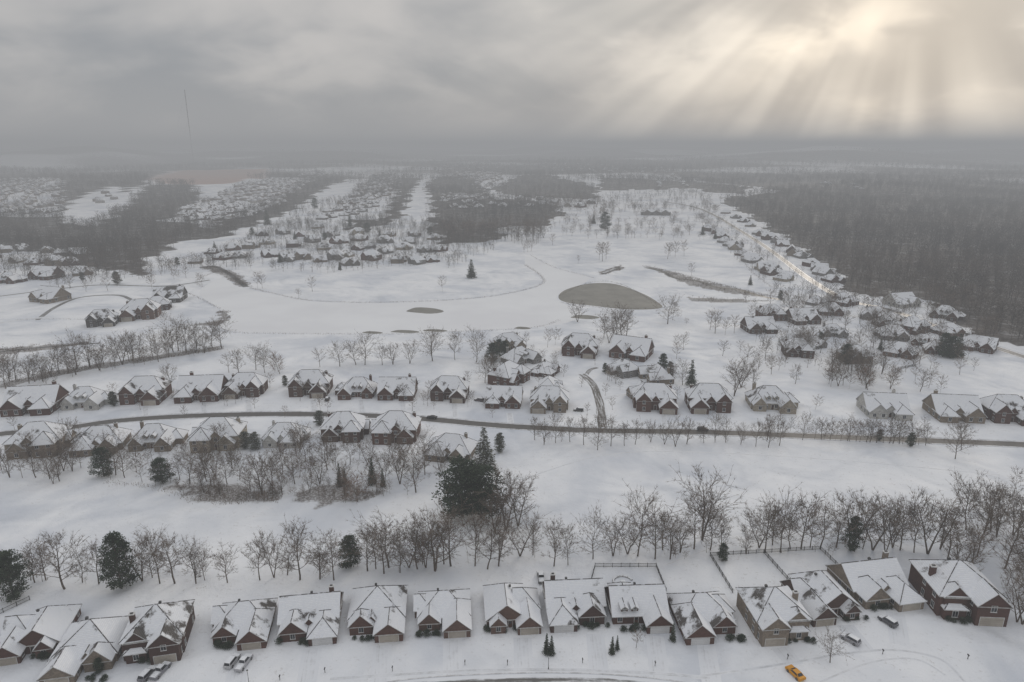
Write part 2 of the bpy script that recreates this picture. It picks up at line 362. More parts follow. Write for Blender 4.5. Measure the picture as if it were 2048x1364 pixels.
# ---------------------------------------------------------------- houses
def roof_slopes(b,cx,cy,w,d,z,axis,hA,hB,p,oh=.45,rg=True,gm=3):
    """ridge along axis; local (s across, t along)"""
    if axis=='y': W,D=w,d; T=lambda s,t,zz:(cx+s,cy+t,zz)
    else: W,D=d,w; T=lambda s,t,zz:(cx-t*-1,cy+s*-1,zz)
    S=W/2+oh; ez=z-oh*p; rz=ez+S*p; rake=.35
    tA=-D/2-(oh if hA else rake); tB=D/2+(oh if hB else rake)
    rA=tA+(S if hA else 0); rB=tB-(S if hB else 0)
    if rB<rA: rA=rB=(rA+rB)/2
    th=.22
    def slab(pts,ext):
        b.face([T(*q) for q in pts],0)
        for i,e in enumerate(ext):
            if e:
                a=pts[i]; c=pts[(i+1)%len(pts)]
                b.face([T(a[0],a[1],a[2]-th),T(c[0],c[1],c[2]-th),T(*c),T(*a)],1)
    slab([(S,tA,ez),(S,tB,ez),(0,rB,rz),(0,rA,rz)],[1,not hB,0,not hA])
    slab([(-S,tB,ez),(-S,tA,ez),(0,rA,rz),(0,rB,rz)],[1,not hA,0,not hB])
    if hA: slab([(-S,tA,ez),(S,tA,ez),(0,rA,rz)],[1,0,0])
    if hB: slab([(S,tB,ez),(-S,tB,ez),(0,rB,rz)],[1,0,0])
    b.face([T(-S,tA,ez-th+.01),T(-S,tB,ez-th+.01),T(S,tB,ez-th+.01),T(S,tA,ez-th+.01)],1)
    if rg:
        ls=[((0,rA,rz),(0,rB,rz))]
        if hA: ls+=[((-S,tA,ez),(0,rA,rz)),((S,tA,ez),(0,rA,rz))]
        if hB: ls+=[((-S,tB,ez),(0,rB,rz)),((S,tB,ez),(0,rB,rz))]
        for a,c in ls: b.seg(T(a[0],a[1],a[2]),T(c[0],c[1],c[2]),.12,.12,4,2)
    tris=[]
    if not hA: tris.append([T(-W/2,-D/2,z),T(W/2,-D/2,z),T(0,-D/2,z+W/2*p)])
    if not hB: tris.append([T(W/2,D/2,z),T(-W/2,D/2,z),T(0,D/2,z+W/2*p)])
    return tris,rz
def win_mesh(w,h):
    b=MB(); f=.09
    b.box(-w/2,-.05,-h/2,w/2,-.0,-h/2+f,0,True); b.box(-w/2,-.05,h/2-f,w/2,0,h/2,0,True)
    b.box(-w/2,-.05,-h/2+f,-w/2+f,0,h/2-f,0,True); b.box(w/2-f,-.05,-h/2+f,w/2,0,h/2-f,0,True)
    b.box(-.03,-.045,-h/2+f,.03,0,h/2-f,0,True); b.box(-w/2-.08,-.1,-h/2-.1,w/2+.08,0,-h/2,0,True)
    b.face([(-w/2+f,-.02,-h/2+f),(w/2-f,-.02,-h/2+f),(w/2-f,-.02,h/2-f),(-w/2+f,-.02,h/2-f)],1)
    return b.mesh('window',[mTrim,mGlass])
def gdoor_mesh(w,h,mt):
    b=MB(); n=4
    b.box(-w/2-.12,-.06,0,-w/2,0,h+.12,1); b.box(w/2,-.06,0,w/2+.12,0,h+.12,1); b.box(-w/2,-.06,h,w/2,0,h+.12,1,True)
    for i in range(n): b.box(-w/2,-.03,i*h/n+.02,w/2,0,(i+1)*h/n-.02,0,True)
    return b.mesh('garage_door',[mt,mTrim])
def door_mesh():
    b=MB(); b.box(-.5,-.04,0,.5,0,2.1,0); b.box(-.62,-.07,0,-.5,0,2.25,1); b.box(.5,-.07,0,.62,0,2.25,1); b.box(-.5,-.07,2.1,.5,0,2.25,1,True)
    b.box(-.25,-.055,1.2,.25,-.04,1.9,2,True)
    return b.mesh('door',[mDoor,mTrim,mGlass])
WM=win_mesh(1.3,1.6); WMs=win_mesh(.9,1.0); GD=gdoor_mesh(4.9,2.2,mGDoor); GDW=gdoor_mesh(4.9,2.2,mGDoorW); DM=door_mesh()
def chim_mesh(h):
    b=MB(); b.box(-.6,-.45,0,.6,.45,h,0); b.box(-.7,-.55,h,.7,.55,h+.18,1,True); b.box(-.35,-.2,h+.18,.35,.2,h+.4,2); return b.mesh('chimney',[mBrick,mTrim,mIron])
CH=chim_mesh(3.9)
b=MB(); b.box(-.3,-.3,0,.3,.3,.55,0); VM=b.mesh('roof_vent',[mIron])
def template(blocks,garage=None,door=None,chim=None,wins=True,rg=True,far=False):
    """blocks: (cx,cy,w,d,z0,h,axis,hA,hB,pitch)"""
    wb=MB(); rb=MB(); parts=[]
    for i,(cx,cy,w,d,z0,h,ax,hA,hB,p) in enumerate(blocks):
        zb=-.3 if z0==0 else z0
        wb.box(cx-w/2,cy-d/2,zb,cx+w/2,cy+d/2,h+.0,0)
        tris,rz=roof_slopes(rb,cx,cy,w,d,h+.013*i,ax,hA,hB,p,oh=.45 if z0==0 else .2,rg=rg)
        for t in tris: wb.face(t,0)
        if i==0: vz=rz-.9
        if not wins: continue
        floors=[1.55,4.4] if (h>5 and z0==0) else ([1.55] if z0==0 else [z0+(h-z0)*.55])
        for side in range(4):
            L=w if side%2==0 else d
            n=max(1,int(L//3.4)) if z0==0 else 1
            if z0>0 and side!=(0 if ax=='y' else 0): continue
            for j in range(n):
                off=(j-(n-1)/2)*L/n
                if side==0: x,y,r=cx+off,cy-d/2,0
                elif side==1: x,y,r=cx+w/2,cy+off,90
                elif side==2: x,y,r=cx+off,cy+d/2,180
                else: x,y,r=cx-w/2,cy+off,-90
                nx,ny={0:(0,-1),90:(1,0),180:(0,1),-90:(-1,0)}[r]
                tx,ty=x+nx*.5,y+ny*.5
                if any(abs(tx-B[0])<B[2]/2+.3 and abs(ty-B[1])<B[3]/2+.3 for q,B in enumerate(blocks) if q!=i and B[4]==0 and z0==0): continue
                for zf in floors:
                    if garage==i and side==0 and zf<2.5: continue
                    if door and side==0 and abs(x-door[0])<1.4 and abs(y-door[1])<.6 and zf<2.5: continue
                    if (j+side)%3==2 and side in(1,3): continue
                    parts.append(('window',WM if z0==0 else WMs,(x,y,zf),r))
    if garage is not None:
        B=blocks[garage]; parts.append(('garage_door','GD',(B[0],B[1]-B[3]/2,0.02),0))
    if door: parts.append(('door',DM,(door[0],door[1],.1),0))
    return dict(wall=wb.mesh('wall',[mBrick]),roof=rb.mesh('roof',[mRoof,mTrim,mRidge]),parts=parts,chim=chim,vz=vz,vy=blocks[0][1],front=min(B[1]-B[3]/2 for B in blocks),width=max(B[0]+B[2]/2 for B in blocks)-min(B[0]-B[2]/2 for B in blocks))
def mir(bl): return [(-b[0],)+b[1:] for b in bl]
A1=[(0,3,15,12,0,3.0,'x',1,1,.72),(3.8,-2.5,7.6,13,0,2.95,'y',0,1,.92),(-4.2,-3.4,6,4,0,3.0,'y',0,0,1.0),(-6.2,4,5,7,0,3.0,'x',0,1,.8)]
A2=[(0,3.4,14.5,13,0,3.1,'y',1,1,.70),(3.6,-4.2,7.2,10,0,2.9,'y',0,1,.8),(-3.8,-3.0,6,5.4,0,3.1,'y',0,1,1.05),(-1.2,-3.2,2.2,2,0,3.3,'y',0,0,1.3)]
A3=[(0,2,15,12,0,3.0,'x',0,0,.8),(4.2,-4.2,6.8,8,0,2.9,'y',0,0,.9),(-4.6,-2.8,1.8,3,4.2,5.3,'y',0,0,.8),(-1.8,-2.8,1.8,3,4.2,5.3,'y',0,0,.8),(-3,8,6,4,0,2.8,'y',0,1,.8)]
A4=[(0,2.2,13.5,13,0,5.7,'x',1,1,.7),(3.2,-4.6,6.6,5,0,5.5,'y',0,0,.9),(-3.6,-4.3,4.6,2.4,0,3.1,'x',1,1,.5),(-3.4,-2.6,4.8,4,0,5.65,'y',0,1,1.0)]
A5=[(-1.5,2.5,11,15,0,3.1,'y',0,1,.8),(4.5,3,7,9,0,3.0,'x',0,1,.85),(4.4,-4.6,6.4,7.5,0,2.9,'y',0,0,.95),(-4,-5.8,4,3,0,3.1,'y',0,0,1.1)]
A6=[(0,3,15.5,11,0,3.2,'x',0,0,.75),(-3.6,-2.4,6.5,8,0,3.1,'y',0,1,1.0),(4.2,-3.8,7,10,0,2.9,'y',1,1,.8),(.4,-3.0,2.6,2,0,3.4,'y',0,0,1.2)]
B1=[(0,3,18,10,0,5.6,'x',1,1,.9),(-5,-2.6,6,7,0,5.5,'y',0,0,1.1),(5.2,-3.5,7.2,9,0,3.3,'y',0,0,.95),(0,-2,3.6,3,0,4.6,'y',0,0,1.2)]
B2=[(-1,3,16,11,0,3.4,'x',1,1,.95),(4.8,-2.5,6,8,0,3.3,'y',0,0,1.05),(-6,-2.4,5,5,0,3.3,'y',0,0,1.15),(-2.5,-1.6,1.8,3,4.6,5.8,'y',0,0,.9),(.6,-1.6,1.8,3,4.6,5.8,'y',0,0,.9),(7.5,4,6,7,0,3.0,'y',1,1,.8)]
B3=[(0,2,17,12,0,3.4,'x',0,0,.85),(-4.7,-3.5,7,7,0,3.3,'y',0,0,.95),(5.0,-4.2,6.5,7,0,3.2,'y',1,0,.8),(.6,-3.8,3.2,2,0,3.9,'y',0,0,1.1)]
B4=[(0,2,17,11,0,5.8,'x',1,1,.75),(5,3,8,13,0,3.4,'y',1,1,.8),(-4.6,-2.2,6,5,0,5.7,'y',0,0,.9)]
B5=[(0,2,17,12,0,5.6,'x',1,1,.8),(4.2,-4,7,6,0,5.5,'y',1,1,.95),(-4.5,-3.6,6,5,0,3.4,'y',0,1,1.0),(-1,-2,4,6,0,5.55,'y',0,1,1.05),(7.5,4,5,6,0,3.2,'x',0,0,.8)]
B6=[(0,3,18,12,0,3.6,'x',1,1,.85),(-4.6,-2.5,8,9,0,3.5,'y',1,1,.9),(4.6,-2.8,6,7,0,3.5,'y',0,1,1.05),(0,-2.4,3.4,3,0,3.7,'y',0,0,1.2),(-8.2,5,5,6,0,3.3,'y',1,1,.8)]
TP={}
for nm,bl,g,dr,ch in (('A1',A1,1,(-.6,-3.05),None),('A2',A2,1,(-1.2,-4.25),None),('A3',A3,1,(-1.2,-4.05),None),('A4',A4,1,(-1.0,-4.35),(-7,2)),('A5',A5,2,(-.6,-5.05),None),('A6',A6,2,(.4,-4.05),(7,4)),
                   ('B1',B1,2,(0,-3.55),(8.6,5)),('B2',B2,None,(-.5,-2.55),(-8,6)),('B3',B3,None,(.6,-4.85),(6.5,6)),('B4',B4,None,(.5,-3.55),(-8.6,4)),('B5',B5,None,(-1,-5.05),(-8.2,5)),('B6',B6,None,(0,-3.95),(6.5,5))):
    for s in(0,1):
        bb=mir(bl) if s else bl; d2=(-dr[0] if s else dr[0],dr[1]); c2=None if not ch else ((-ch[0] if s else ch[0]),ch[1])
        TP[nm+('m' if s else '')]=template(bb,g,d2,c2)
for nm,bl in (('F1',B1[:3]),('F2',B3[:3]),('F3',B6[:3]),('F4',A5[:3])):
    TP[nm]=template(bl,None,None,None,wins=False,rg=False)
BR=[(.125,.066,.052),(.105,.055,.045),(.10,.062,.052),(.15,.092,.072),(.085,.05,.043)]
TAN=(.26,.215,.17); WHITE=(.55,.54,.51); CREAM=(.40,.35,.28); GREY=(.24,.23,.22); DK=(.08,.075,.07)
def cname(c):
    return {TAN:'tan brick',WHITE:'white siding',CREAM:'cream stone',GREY:'grey stone',DK:'dark siding'}.get(c,'red brick')
HP=[]
def house(tp,u,v,wpx,yaw,colr,melt=.62,group='suburban houses around the golf course',label=None,gw=False,sc=None,f=.87,slope=.5):
    t=TP[tp]; x,y=G(u,v); s=sc or (f*wpx*MPP(v)/t['width']); s=max(.7,min(1.3,s))
    yr=R(yaw)
    off=-t['front']*s
    loc=(x-math.sin(yr)*off,y+math.cos(yr)*off)
    e=obj('brick_house' if cname(colr).endswith('brick') else 'house',None,loc=(loc[0],loc[1],float(ZG(*loc)))); e.empty_display_size=.5
    e.rotation_euler=(0,0,yr); e.scale=(s,s,s)
    w=obj('wall',t['wall'],e); w.color=(*colr,1)
    r=obj('roof',t['roof'],e); r.color=(melt,slope,0,1)
    for nm,meh,l,rot in t['parts']:
        if meh=='GD': meh=GDW if gw else GD
        p=obj(nm,meh,e,l); p.rotation_euler=(0,0,R(rot))
    if t['chim']:
        c=obj('chimney',CH,r,(t['chim'][0]*.8,t['chim'][1],4.6)); c.color=(*colr,1)
    if v>1100: obj('roof_vent',VM,r,(random.uniform(-2,2),t['vy']+1.5,t['vz']))
    st='two-storey' if tp[:2] in('A4','B1','B4','B5') else 'single-storey'
    tag(e,label or f'{st} {cname(colr)} house with snow-covered roof and gables','house',group)
    HP.append((loc[0],loc[1],8*s)); return e
g1='houses lining the nearest street'
near=[('A5m',52,1325,125,13,BR[1],.60,.5),('A2m',150,1368,135,11,TAN,.6,.4),('A4',303,1330,122,13,BR[4],.56,.70),('A1',475,1302,128,9,BR[0],.58,.65),('A6',612,1293,130,8,BR[1],.59,.6),
 ('A2',750,1286,122,6,BR[0],.61,.6),('A1',888,1277,124,5,BR[3],.64,.55),('A5',1027,1271,120,5,BR[3],.62,.5),('A6m',1160,1263,130,4,BR[4],.60,.65),('A3',1288,1268,124,3,BR[1],.61,.5),
 ('A1m',1428,1288,132,4,BR[0],.60,.36),('A4m',1574,1291,118,4,TAN,.61,.4),('A5m',1680,1249,124,8,BR[2],.60,.35),('A6',1792,1225,134,10,TAN,.61,.6),('A4',1950,1251,134,-4,BR[1],.60,.5)]
for i,(t,u,v,w,ya,c,m,sl_) in enumerate(near): house(t,u,v,w,ya,c,m,group=g1,gw=i in(4,9,10,8),f=.92,slope=sl_)
g2='houses facing the curved road'
for t,u,v,w,ya,c,m in [('B3',50,833,108,10,BR[1],.61),('B2',160,822,98,8,WHITE,.61),('B1',275,812,95,6,BR[0],.59),('B3m',392,806,98,6,BR[1],.61),('B1m',482,798,84,4,BR[2],.59),
 ('B1',612,797,92,3,BR[2],.58),('B2m',708,800,92,2,BR[0],.60),('B3',790,802,84,0,BR[1],.59),('B1',893,806,86,-4,BR[4],.58),('B3m',1005,818,82,-5,BR[0],.58),('B1m',1098,828,88,-4,TAN,.59)]:
    house(t,u,v,w,ya,c,m,group=g2,f=.87,slope=random.uniform(.35,.65))
for t,u,v,w,ya,c,m in [
 ('B5',1045,768,84,60,BR[0],.61),('B2',1062,730,80,40,GREY,.58),('B1',1155,716,80,-12,BR[1],.57),('B3',1252,720,98,-25,BR[0],.61),('B2m',1283,760,80,-80,TAN,.59),('B5m',1125,786,66,80,BR[2],.59),('B1',1028,702,60,20,TAN,.59),('B3',1262,800,66,-75,TAN,.59),('B6',1112,750,62,60,BR[1],.58),('B1m',1225,752,60,-60,GREY,.59),
 ('B1',1312,828,96,-6,BR[0],.58),('B1m',1425,829,96,-4,BR[1],.58),('B2',1552,827,108,-6,CREAM,.61),('B3',1782,840,92,-7,WHITE,.61),('B3m',1926,847,98,-7,TAN,.61),('B1',2035,852,96,-7,BR[1],.59)]:
    house(t,u,v,w,ya,c,m,group=g2,f=.89,slope=random.uniform(.35,.65))
for t,u,v,w,ya,c,m in [('B5',62,918,118,14,TAN,.61),('B6',188,912,112,12,TAN,.61),('B2',300,905,108,8,TAN,.6),('B5m',425,905,112,5,CREAM,.61),('B6m',560,897,96,4,WHITE,.61),
 ('B5',682,886,100,3,BR[2],.6),('B5m',785,890,108,-2,BR[0],.61),('B6',890,926,108,-14,TAN,.62)]:
    house(t,u,v,w,ya,c,m,group=g2,f=.9,slope=random.uniform(.35,.65))
g3='houses clustered beside the fairway'
rr=random.Random(3)
for u,v,w in [(1528,668,66),(1550,642,60),(1580,694,54),(1618,650,64),(1664,632,60),(1706,612,60),(1748,642,64),(1822,616,60),(1886,640,66),(1600,716,70),(1790,682,70),(1846,668,66),(1724,728,66),(1795,716,70),(1880,712,66),(1952,704,64),(1672,676,60),(1640,698,56),(1780,656,54),(1910,674,60),(1845,694,56),(1650,612,48)]:
    house(rr.choice(['B1','B3','B2','B3m','B6','B5','B6m']),u,v,w,rr.uniform(-50,40),rr.choice(BR+[TAN,GREY,WHITE]),rr.uniform(.56,.63),group=g3,slope=rr.uniform(.35,.65))
for t,u,v,w,ya,c in [('B3',76,606,78,-20,TAN),('B1',200,655,62,20,DK),('B1m',275,642,84,15,BR[3]),('B3',332,606,66,10,DK),('B5',318,622,54,30,BR[4]),('B3',75,560,74,-10,BR[1]),('B2',8,568,54,0,BR[1])]:
    house(t,u,v,w,ya,c,.50 if c==DK else .60,group='new houses beside the frozen lake')
fl=[(395,524),(440,519),(480,516),(502,497),(532,489),(545,512),(590,494),(602,519),(640,524),(652,499),(690,514),(702,532),(740,494),(745,519),(767,484),(800,524),(832,526),(852,505),(882,503),(832,474),(872,479),(780,474),(720,469),(662,472),(602,472),(562,467),(622,484),(682,488),(812,500),(570,522),(770,505),(715,500),(520,470),(640,458),(820,488),(465,500),(425,508),(668,520),(860,522),(725,482)]
fl+=[(1440,474),(1455,487),(1474,499),(1490,512),(1508,524),(1527,536),(1545,549),(1568,562),(1422,462),(1432,468),(1465,493),(1500,518),(1536,543)]
fl+=[(1498,454),(1518,468),(1540,478),(1565,492),(1583,506),(1603,518),(1625,533),(1645,548),(1667,562),(1470,440),(1450,430),(1530,473),(1553,485),(1594,512),(1635,540),(1484,446)]
fl+=[(15,505),(50,503),(92,506),(125,508),(158,512),(30,525),(70,528),(115,530),(165,548),(-20,515),(140,528)]
fl+=[(960,420),(985,418),(1010,420),(1035,415),(1060,417),(1085,414),(1110,412),(1135,416),(1160,420),(1180,412),(1000,408),(1040,405),(1080,404)]
g4='distant houses among bare trees'
def fhouse(x,y,yaw,s,i):
    t=TP[rr.choice(['F1','F2','F3','F4'])]; c=rr.choice(BR+[TAN,TAN,GREY,GREY,CREAM])
    e=obj('house',None,loc=(x,y,float(ZG(x,y)))); e.rotation_euler=(0,0,yaw); e.scale=(s,s,s)
    w=obj('wall',t['wall'],e); w.color=(*c,1); r=obj('roof',t['roof'],e); r.color=(rr.uniform(.50,.63),rr.uniform(.35,.65),0,1)
    tag(e,f'{cname(c)} house with snowy gabled roof among bare trees','house',g4); HP.append((x,y,7.5))
for i,(u,v) in enumerate(fl):
    x,y=G(u+rr.uniform(-4,4),v+rr.uniform(-2,2)); fhouse(x,y,rr.uniform(-.7,.7)+(0 if i%3 else 1.5),rr.uniform(.8,1.1),i)
SUB=[([(380,442),(340,427),(480,377),(640,345),(655,350),(540,422),(500,438)],.42,34,22),([(620,440),(705,395),(745,352),(790,347),(778,400),(700,440)],.35,36,26),
 ([(-300,362),(120,366),(132,425),(-300,432)],-.3,34,22),([(1080,335),(1330,342),(1350,358),(1100,345)],.1,60,40),([(905,352),(1000,345),(1010,372),(960,380)],.3,50,30),
 ([(190,395),(225,387),(240,396),(200,412)],.3,60,40),([(860,335),(1000,330),(1000,343),(870,350)],0,80,45),([(1290,372),(1385,368),(1385,378),(1290,378)],0,60,35),([(1620,375),(1700,380),(1780,395),(1700,390)],.2,70,40),([(870,395),(960,385),(985,405),(900,430)],.3,44,30)]
cand=[]
for p,a,sx,sy in SUB:
    p=GP(p); xs=[q[0] for q in p]; ys=[q[1] for q in p]; cx=sum(xs)/len(xs); cy=sum(ys)/len(ys); rad=max(max(xs)-min(xs),max(ys)-min(ys))
    ii=np.arange(-rad,rad,sx); jj=np.arange(-rad,rad,sy)
    for kx,i in enumerate(ii):
        for j in jj:
            i2=i+(6 if kx%2 else -6)+rr.uniform(-4,4)+16*math.sin(j*.013+i*.004); j2=j+rr.uniform(-5,5)
            x=cx+i2*math.cos(a)+j2*math.sin(a); y=cy-i2*math.sin(a)+j2*math.cos(a)
            if inpoly(np.array([x]),np.array([y]),p)[0] and rr.random()<.88: cand.append((math.hypot(x,y),x,y,-a+(1.57 if kx%2 else -1.57)+rr.uniform(-.3,.3)))
cand.sort(); nind=max(0,300-len(HP)-2)
for c in cand[:nind]: fhouse(c[1],c[2],c[3],rr.uniform(.75,.95),0)
tri=[];tm=[]
for _,x,y,a in cand[nind:]:
    w=rr.uniform(5.5,8); d=rr.uniform(4.8,6.5); h=rr.choice([3.2,5.5]); rh=h+d*.7; ca,sa=math.cos(a),math.sin(a); zz=float(ZG(x,y))
    P=lambda px,py,z:(x+px*ca-py*sa,y+px*sa+py*ca,z+zz)
    c=[P(-w,-d,-1),P(w,-d,-1),P(w,d,-1),P(-w,d,-1)]; t=[P(-w,-d,h),P(w,-d,h),P(w,d,h),P(-w,d,h)]; r0,r1=P(-w*.6,0,rh),P(w*.6,0,rh)
    for i in range(4):
        j=(i+1)%4; tri+=[(c[i],c[j],t[j]),(c[i],t[j],t[i])]; tm+=[rr.choice([0,0,2])]*2
    for f in((t[0],t[1],r1),(t[0],r1,r0),(t[2],t[3],r0),(t[2],r0,r1),(t[1],t[2],r1),(t[3],t[0],r0)): tri.append(f); tm.append(1)
mFW=m_simple('distant_walls',(.10,.065,.055),(.28,.24,.2),.02); mFW2=m_simple('distant_siding',(.25,.23,.21),(.42,.4,.37),.02); mFR=m_simple('distant_snow_roofs',(.28,.28,.30),(.68,.70,.73),.08)
if tri:
    o=obj('distant_houses',mesh_tris('distant_houses',np.array(tri),[mFW,mFR,mFW2],tm)); o['kind']='stuff'; o['label']='far-off suburban streets of small houses with snowy roofs'; o['category']='houses'
TP['CL']=template([(0,0,46,14,0,5,'x',1,1,.5),(-14,-4,12,14,0,5,'y',0,0,.6),(14,-4,12,14,0,5,'y',0,0,.6),(0,-3,8,14,0,5.5,'y',0,0,.7)],None,None,None,rg=False)
house('CL',1312,434,70,-6,GREY,.56,group='clubhouse',label='long grey clubhouse with several snowy gabled roofs',sc=1.1)
# ---------------------------------------------------------------- trees
def bare(seed,spread=.33,lo=.22,n1=17,n2=7,n3=9,multi=1,tw=1.0):
    r=random.Random(seed); T=MB(); C=MB()
    def rv(s): return Vector((r.gauss(0,s),r.gauss(0,s),r.gauss(0,s)))
    def chain(mb,p,d,L,r0,r1,k,up,wan):
        pts=[(p.copy(),r0,d.copy())]
        for i in range(k):
            d=(d+rv(wan)+Vector((0,0,up))).normalized(); p2=p+d*(L/k); ra=r0+(r1-r0)*i/k; rb=r0+(r1-r0)*(i+1)/k
            mb.seg(p,p2,ra,rb,4 if r0>.006 else 3); p=p2; pts.append((p.copy(),rb,d.copy()))
        return pts
    for mtr in range(multi):
        d0=Vector((r.gauss(0,.05)+(.24*math.cos(mtr*2.4) if multi>1 else 0),r.gauss(0,.05)+(.24*math.sin(mtr*2.4) if multi>1 else 0),1)).normalized()
        tr=chain(T,Vector((0,0,-.02)),d0,.78,.0140,.003,9,.04,.07)
        for i in range(n1):
            t=lo+(1-lo)*(i+r.random()*.8)/n1; kf=min(t*9,8.99); a=tr[int(kf)]; b=tr[int(kf)+1]; f=kf-int(kf)
            p=a[0].lerp(b[0],f); rad=a[1]*(1-f)+b[1]*f
            tt=(t-lo)/(1-lo); env=(math.sin(math.pi*(.20+.68*tt))**.7)*spread*1.25*r.uniform(.75,1.1)
            az=i*2.4+r.uniform(-.6,.6); ang=R(62-30*tt+r.uniform(-10,10))
            d=Vector((math.sin(ang)*math.cos(az),math.sin(ang)*math.sin(az),math.cos(ang)))
            l1=chain(T,p,d,env,min(rad*.5,.0060),.0014,4,.10,.13)
            for j in range(n2):
                q=l1[1+int(r.random()*3.99)]; d2=(q[2]+rv(.6)+Vector((0,0,.08))).normalized()
                l2=chain(C,q[0],d2,env*r.uniform(.35,.6),.0024*tw,.0011*tw,2,.06,.16)
                for k in range(n3):
                    w=l2[r.choice([1,1,2])]; d3=(w[2]+rv(.6)+Vector((0,0,.05))).normalized(); L=r.uniform(.04,.08)
                    C.seg(w[0],w[0]+d3*L,.0015*tw,0,3)
    return T.mesh('trunk',[mBark]),C
BT=[]
for s,(sp,lo,mu) in enumerate([(.33,.24,1),(.29,.28,1),(.38,.20,1),(.30,.22,2),(.27,.34,1),(.36,.22,2),(.31,.3,1),(.28,.2,2),(.40,.26,1),(.26,.2,1)]):
    t,c=bare(10+s,sp,lo,multi=mu,n1=18 if mu==1 else 11,n2=8,tw=1.0)
    BT.append((t,c.mesh('crown',[mTwig])))
ST=[]
for s in range(3):
    t,c=bare(40+s,.38,.15,n1=15,n2=7,n3=6,tw=1.4); ST.append((t,c.mesh('crown',[mTwig]))); 
t,c=bare(60,.40,.12,n1=18,n2=8,n3=6,tw=1.6); BRN=(t,c.mesh('crown',[mTwigB]))
def evergreen(seed,kind):
    r=random.Random(seed); T=MB(); C=MB(); T.seg((0,0,-.02),(0,0,.9),.02,.004,6)
    def leaf(p,d,s):
        a=d.orthogonal().normalized(); a=(Matrix.Rotation(r.uniform(0,6.28),3,d)@a); C.face([p-a*s*.45,p+d*s,p+a*s*.45,p-d*s*.3],0)
    if kind=='spruce':
        for i in range(46):
            t=i/46; z=.07+.91*t; Rr=(.20*(1-t)+.012)*r.uniform(.85,1.1); n=max(4,int(11*(1-t))+3)
            for j in range(n):
                az=r.uniform(0,6.28); d=Vector((math.cos(az),math.sin(az),-.18+.25*t)); L=Rr*r.uniform(.7,1.1)
                if L>.06: T.seg((0,0,z),tuple(Vector((0,0,z))+d*L*.9),.003,.001,3)
                for q in range(max(2,int(L*34))):
                    f=r.uniform(.2,1); p=Vector((0,0,z))+d*L*f+Vector((r.gauss(0,.01),r.gauss(0,.01),r.gauss(0,.01)))
                    leaf(p,(d+Vector((r.gauss(0,.5),r.gauss(0,.5),r.gauss(-.2,.2)))).normalized(),.026+.012*r.random())
    else:
        ncl={'pine':130,'cedar':105,'bush':34}[kind]
        for i in range(ncl):
            t=(i+r.random())/ncl; az=r.uniform(0,6.28)
            if kind=='pine': z=.10+.84*t; Rr=.31*math.sin(math.pi*(.24+.66*t))**.7*r.uniform(.3,1.1); cr=.062
            elif kind=='cedar': z=.06+.88*t; Rr=.26*math.sin(math.pi*(.24+.72*t))**.7*r.uniform(.3,1.0); cr=.062
            else: z=.12+.7*t; Rr=.46*math.sin(math.pi*(.3+.6*t))*r.uniform(.2,1); cr=.17
            c=Vector((Rr*math.cos(az),Rr*math.sin(az),z)); T.seg((0,0,max(z-.12,.05)),tuple(c),.005,.002,3)
            for q in range(52 if kind!='bush' else 30):
                d=Vector((r.gauss(0,1),r.gauss(0,1),r.gauss(.1,.5))).normalized(); o_=d*cr*r.uniform(.3,1.1); leaf(c+Vector((o_.x*1.4,o_.y*1.4,o_.z*.8)),(d+Vector((0,0,.3))).normalized(),.024 if kind!='bush' else .07)
    return T.mesh('trunk',[mBark]),C
EV={}
for kd,mt,s in (('spruce',mPine,1),('pine',mPine,2),('cedar',mPine,3),('bush',mPine,4),('spruceS',mPineS,5),('cedarS',mPineS,6)):
    t,c=evergreen(s,kd.rstrip('S')); EV[kd]=(t,c.mesh('crown',[mt]))
def put(name,tp,x,y,h,label,cat,group,wide=1.0):
    e=obj(name,None,loc=(x,y,float(ZG(x,y)))); e.scale=(h*wide,h*wide,h); e.rotation_euler=(0,0,random.uniform(0,6.28))
    obj('trunk',tp[0],e); obj('crown',tp[1],e); tag(e,label,cat,group); return e
REQ=[]
def bt(u,v,hpx,kind=None,wide=1.0): REQ.append((hpx,u,v,kind,wide))
def et(u,v,hpx,kind='spruce',wide=1.0):
    x,y=G(u,v); h=HT(v,hpx); put('evergreen_tree',EV[kind],x,y,h,{'spruce':'dark conical spruce dusted with snow','pine':'large dark green pine with dense crown','cedar':'rounded dark green cedar in snow','spruceS':'yellowish green spruce with snow on its boughs','cedarS':'snow-dusted evergreen beside houses','bush':'dark bush'}[kind],'tree','evergreen trees',wide)
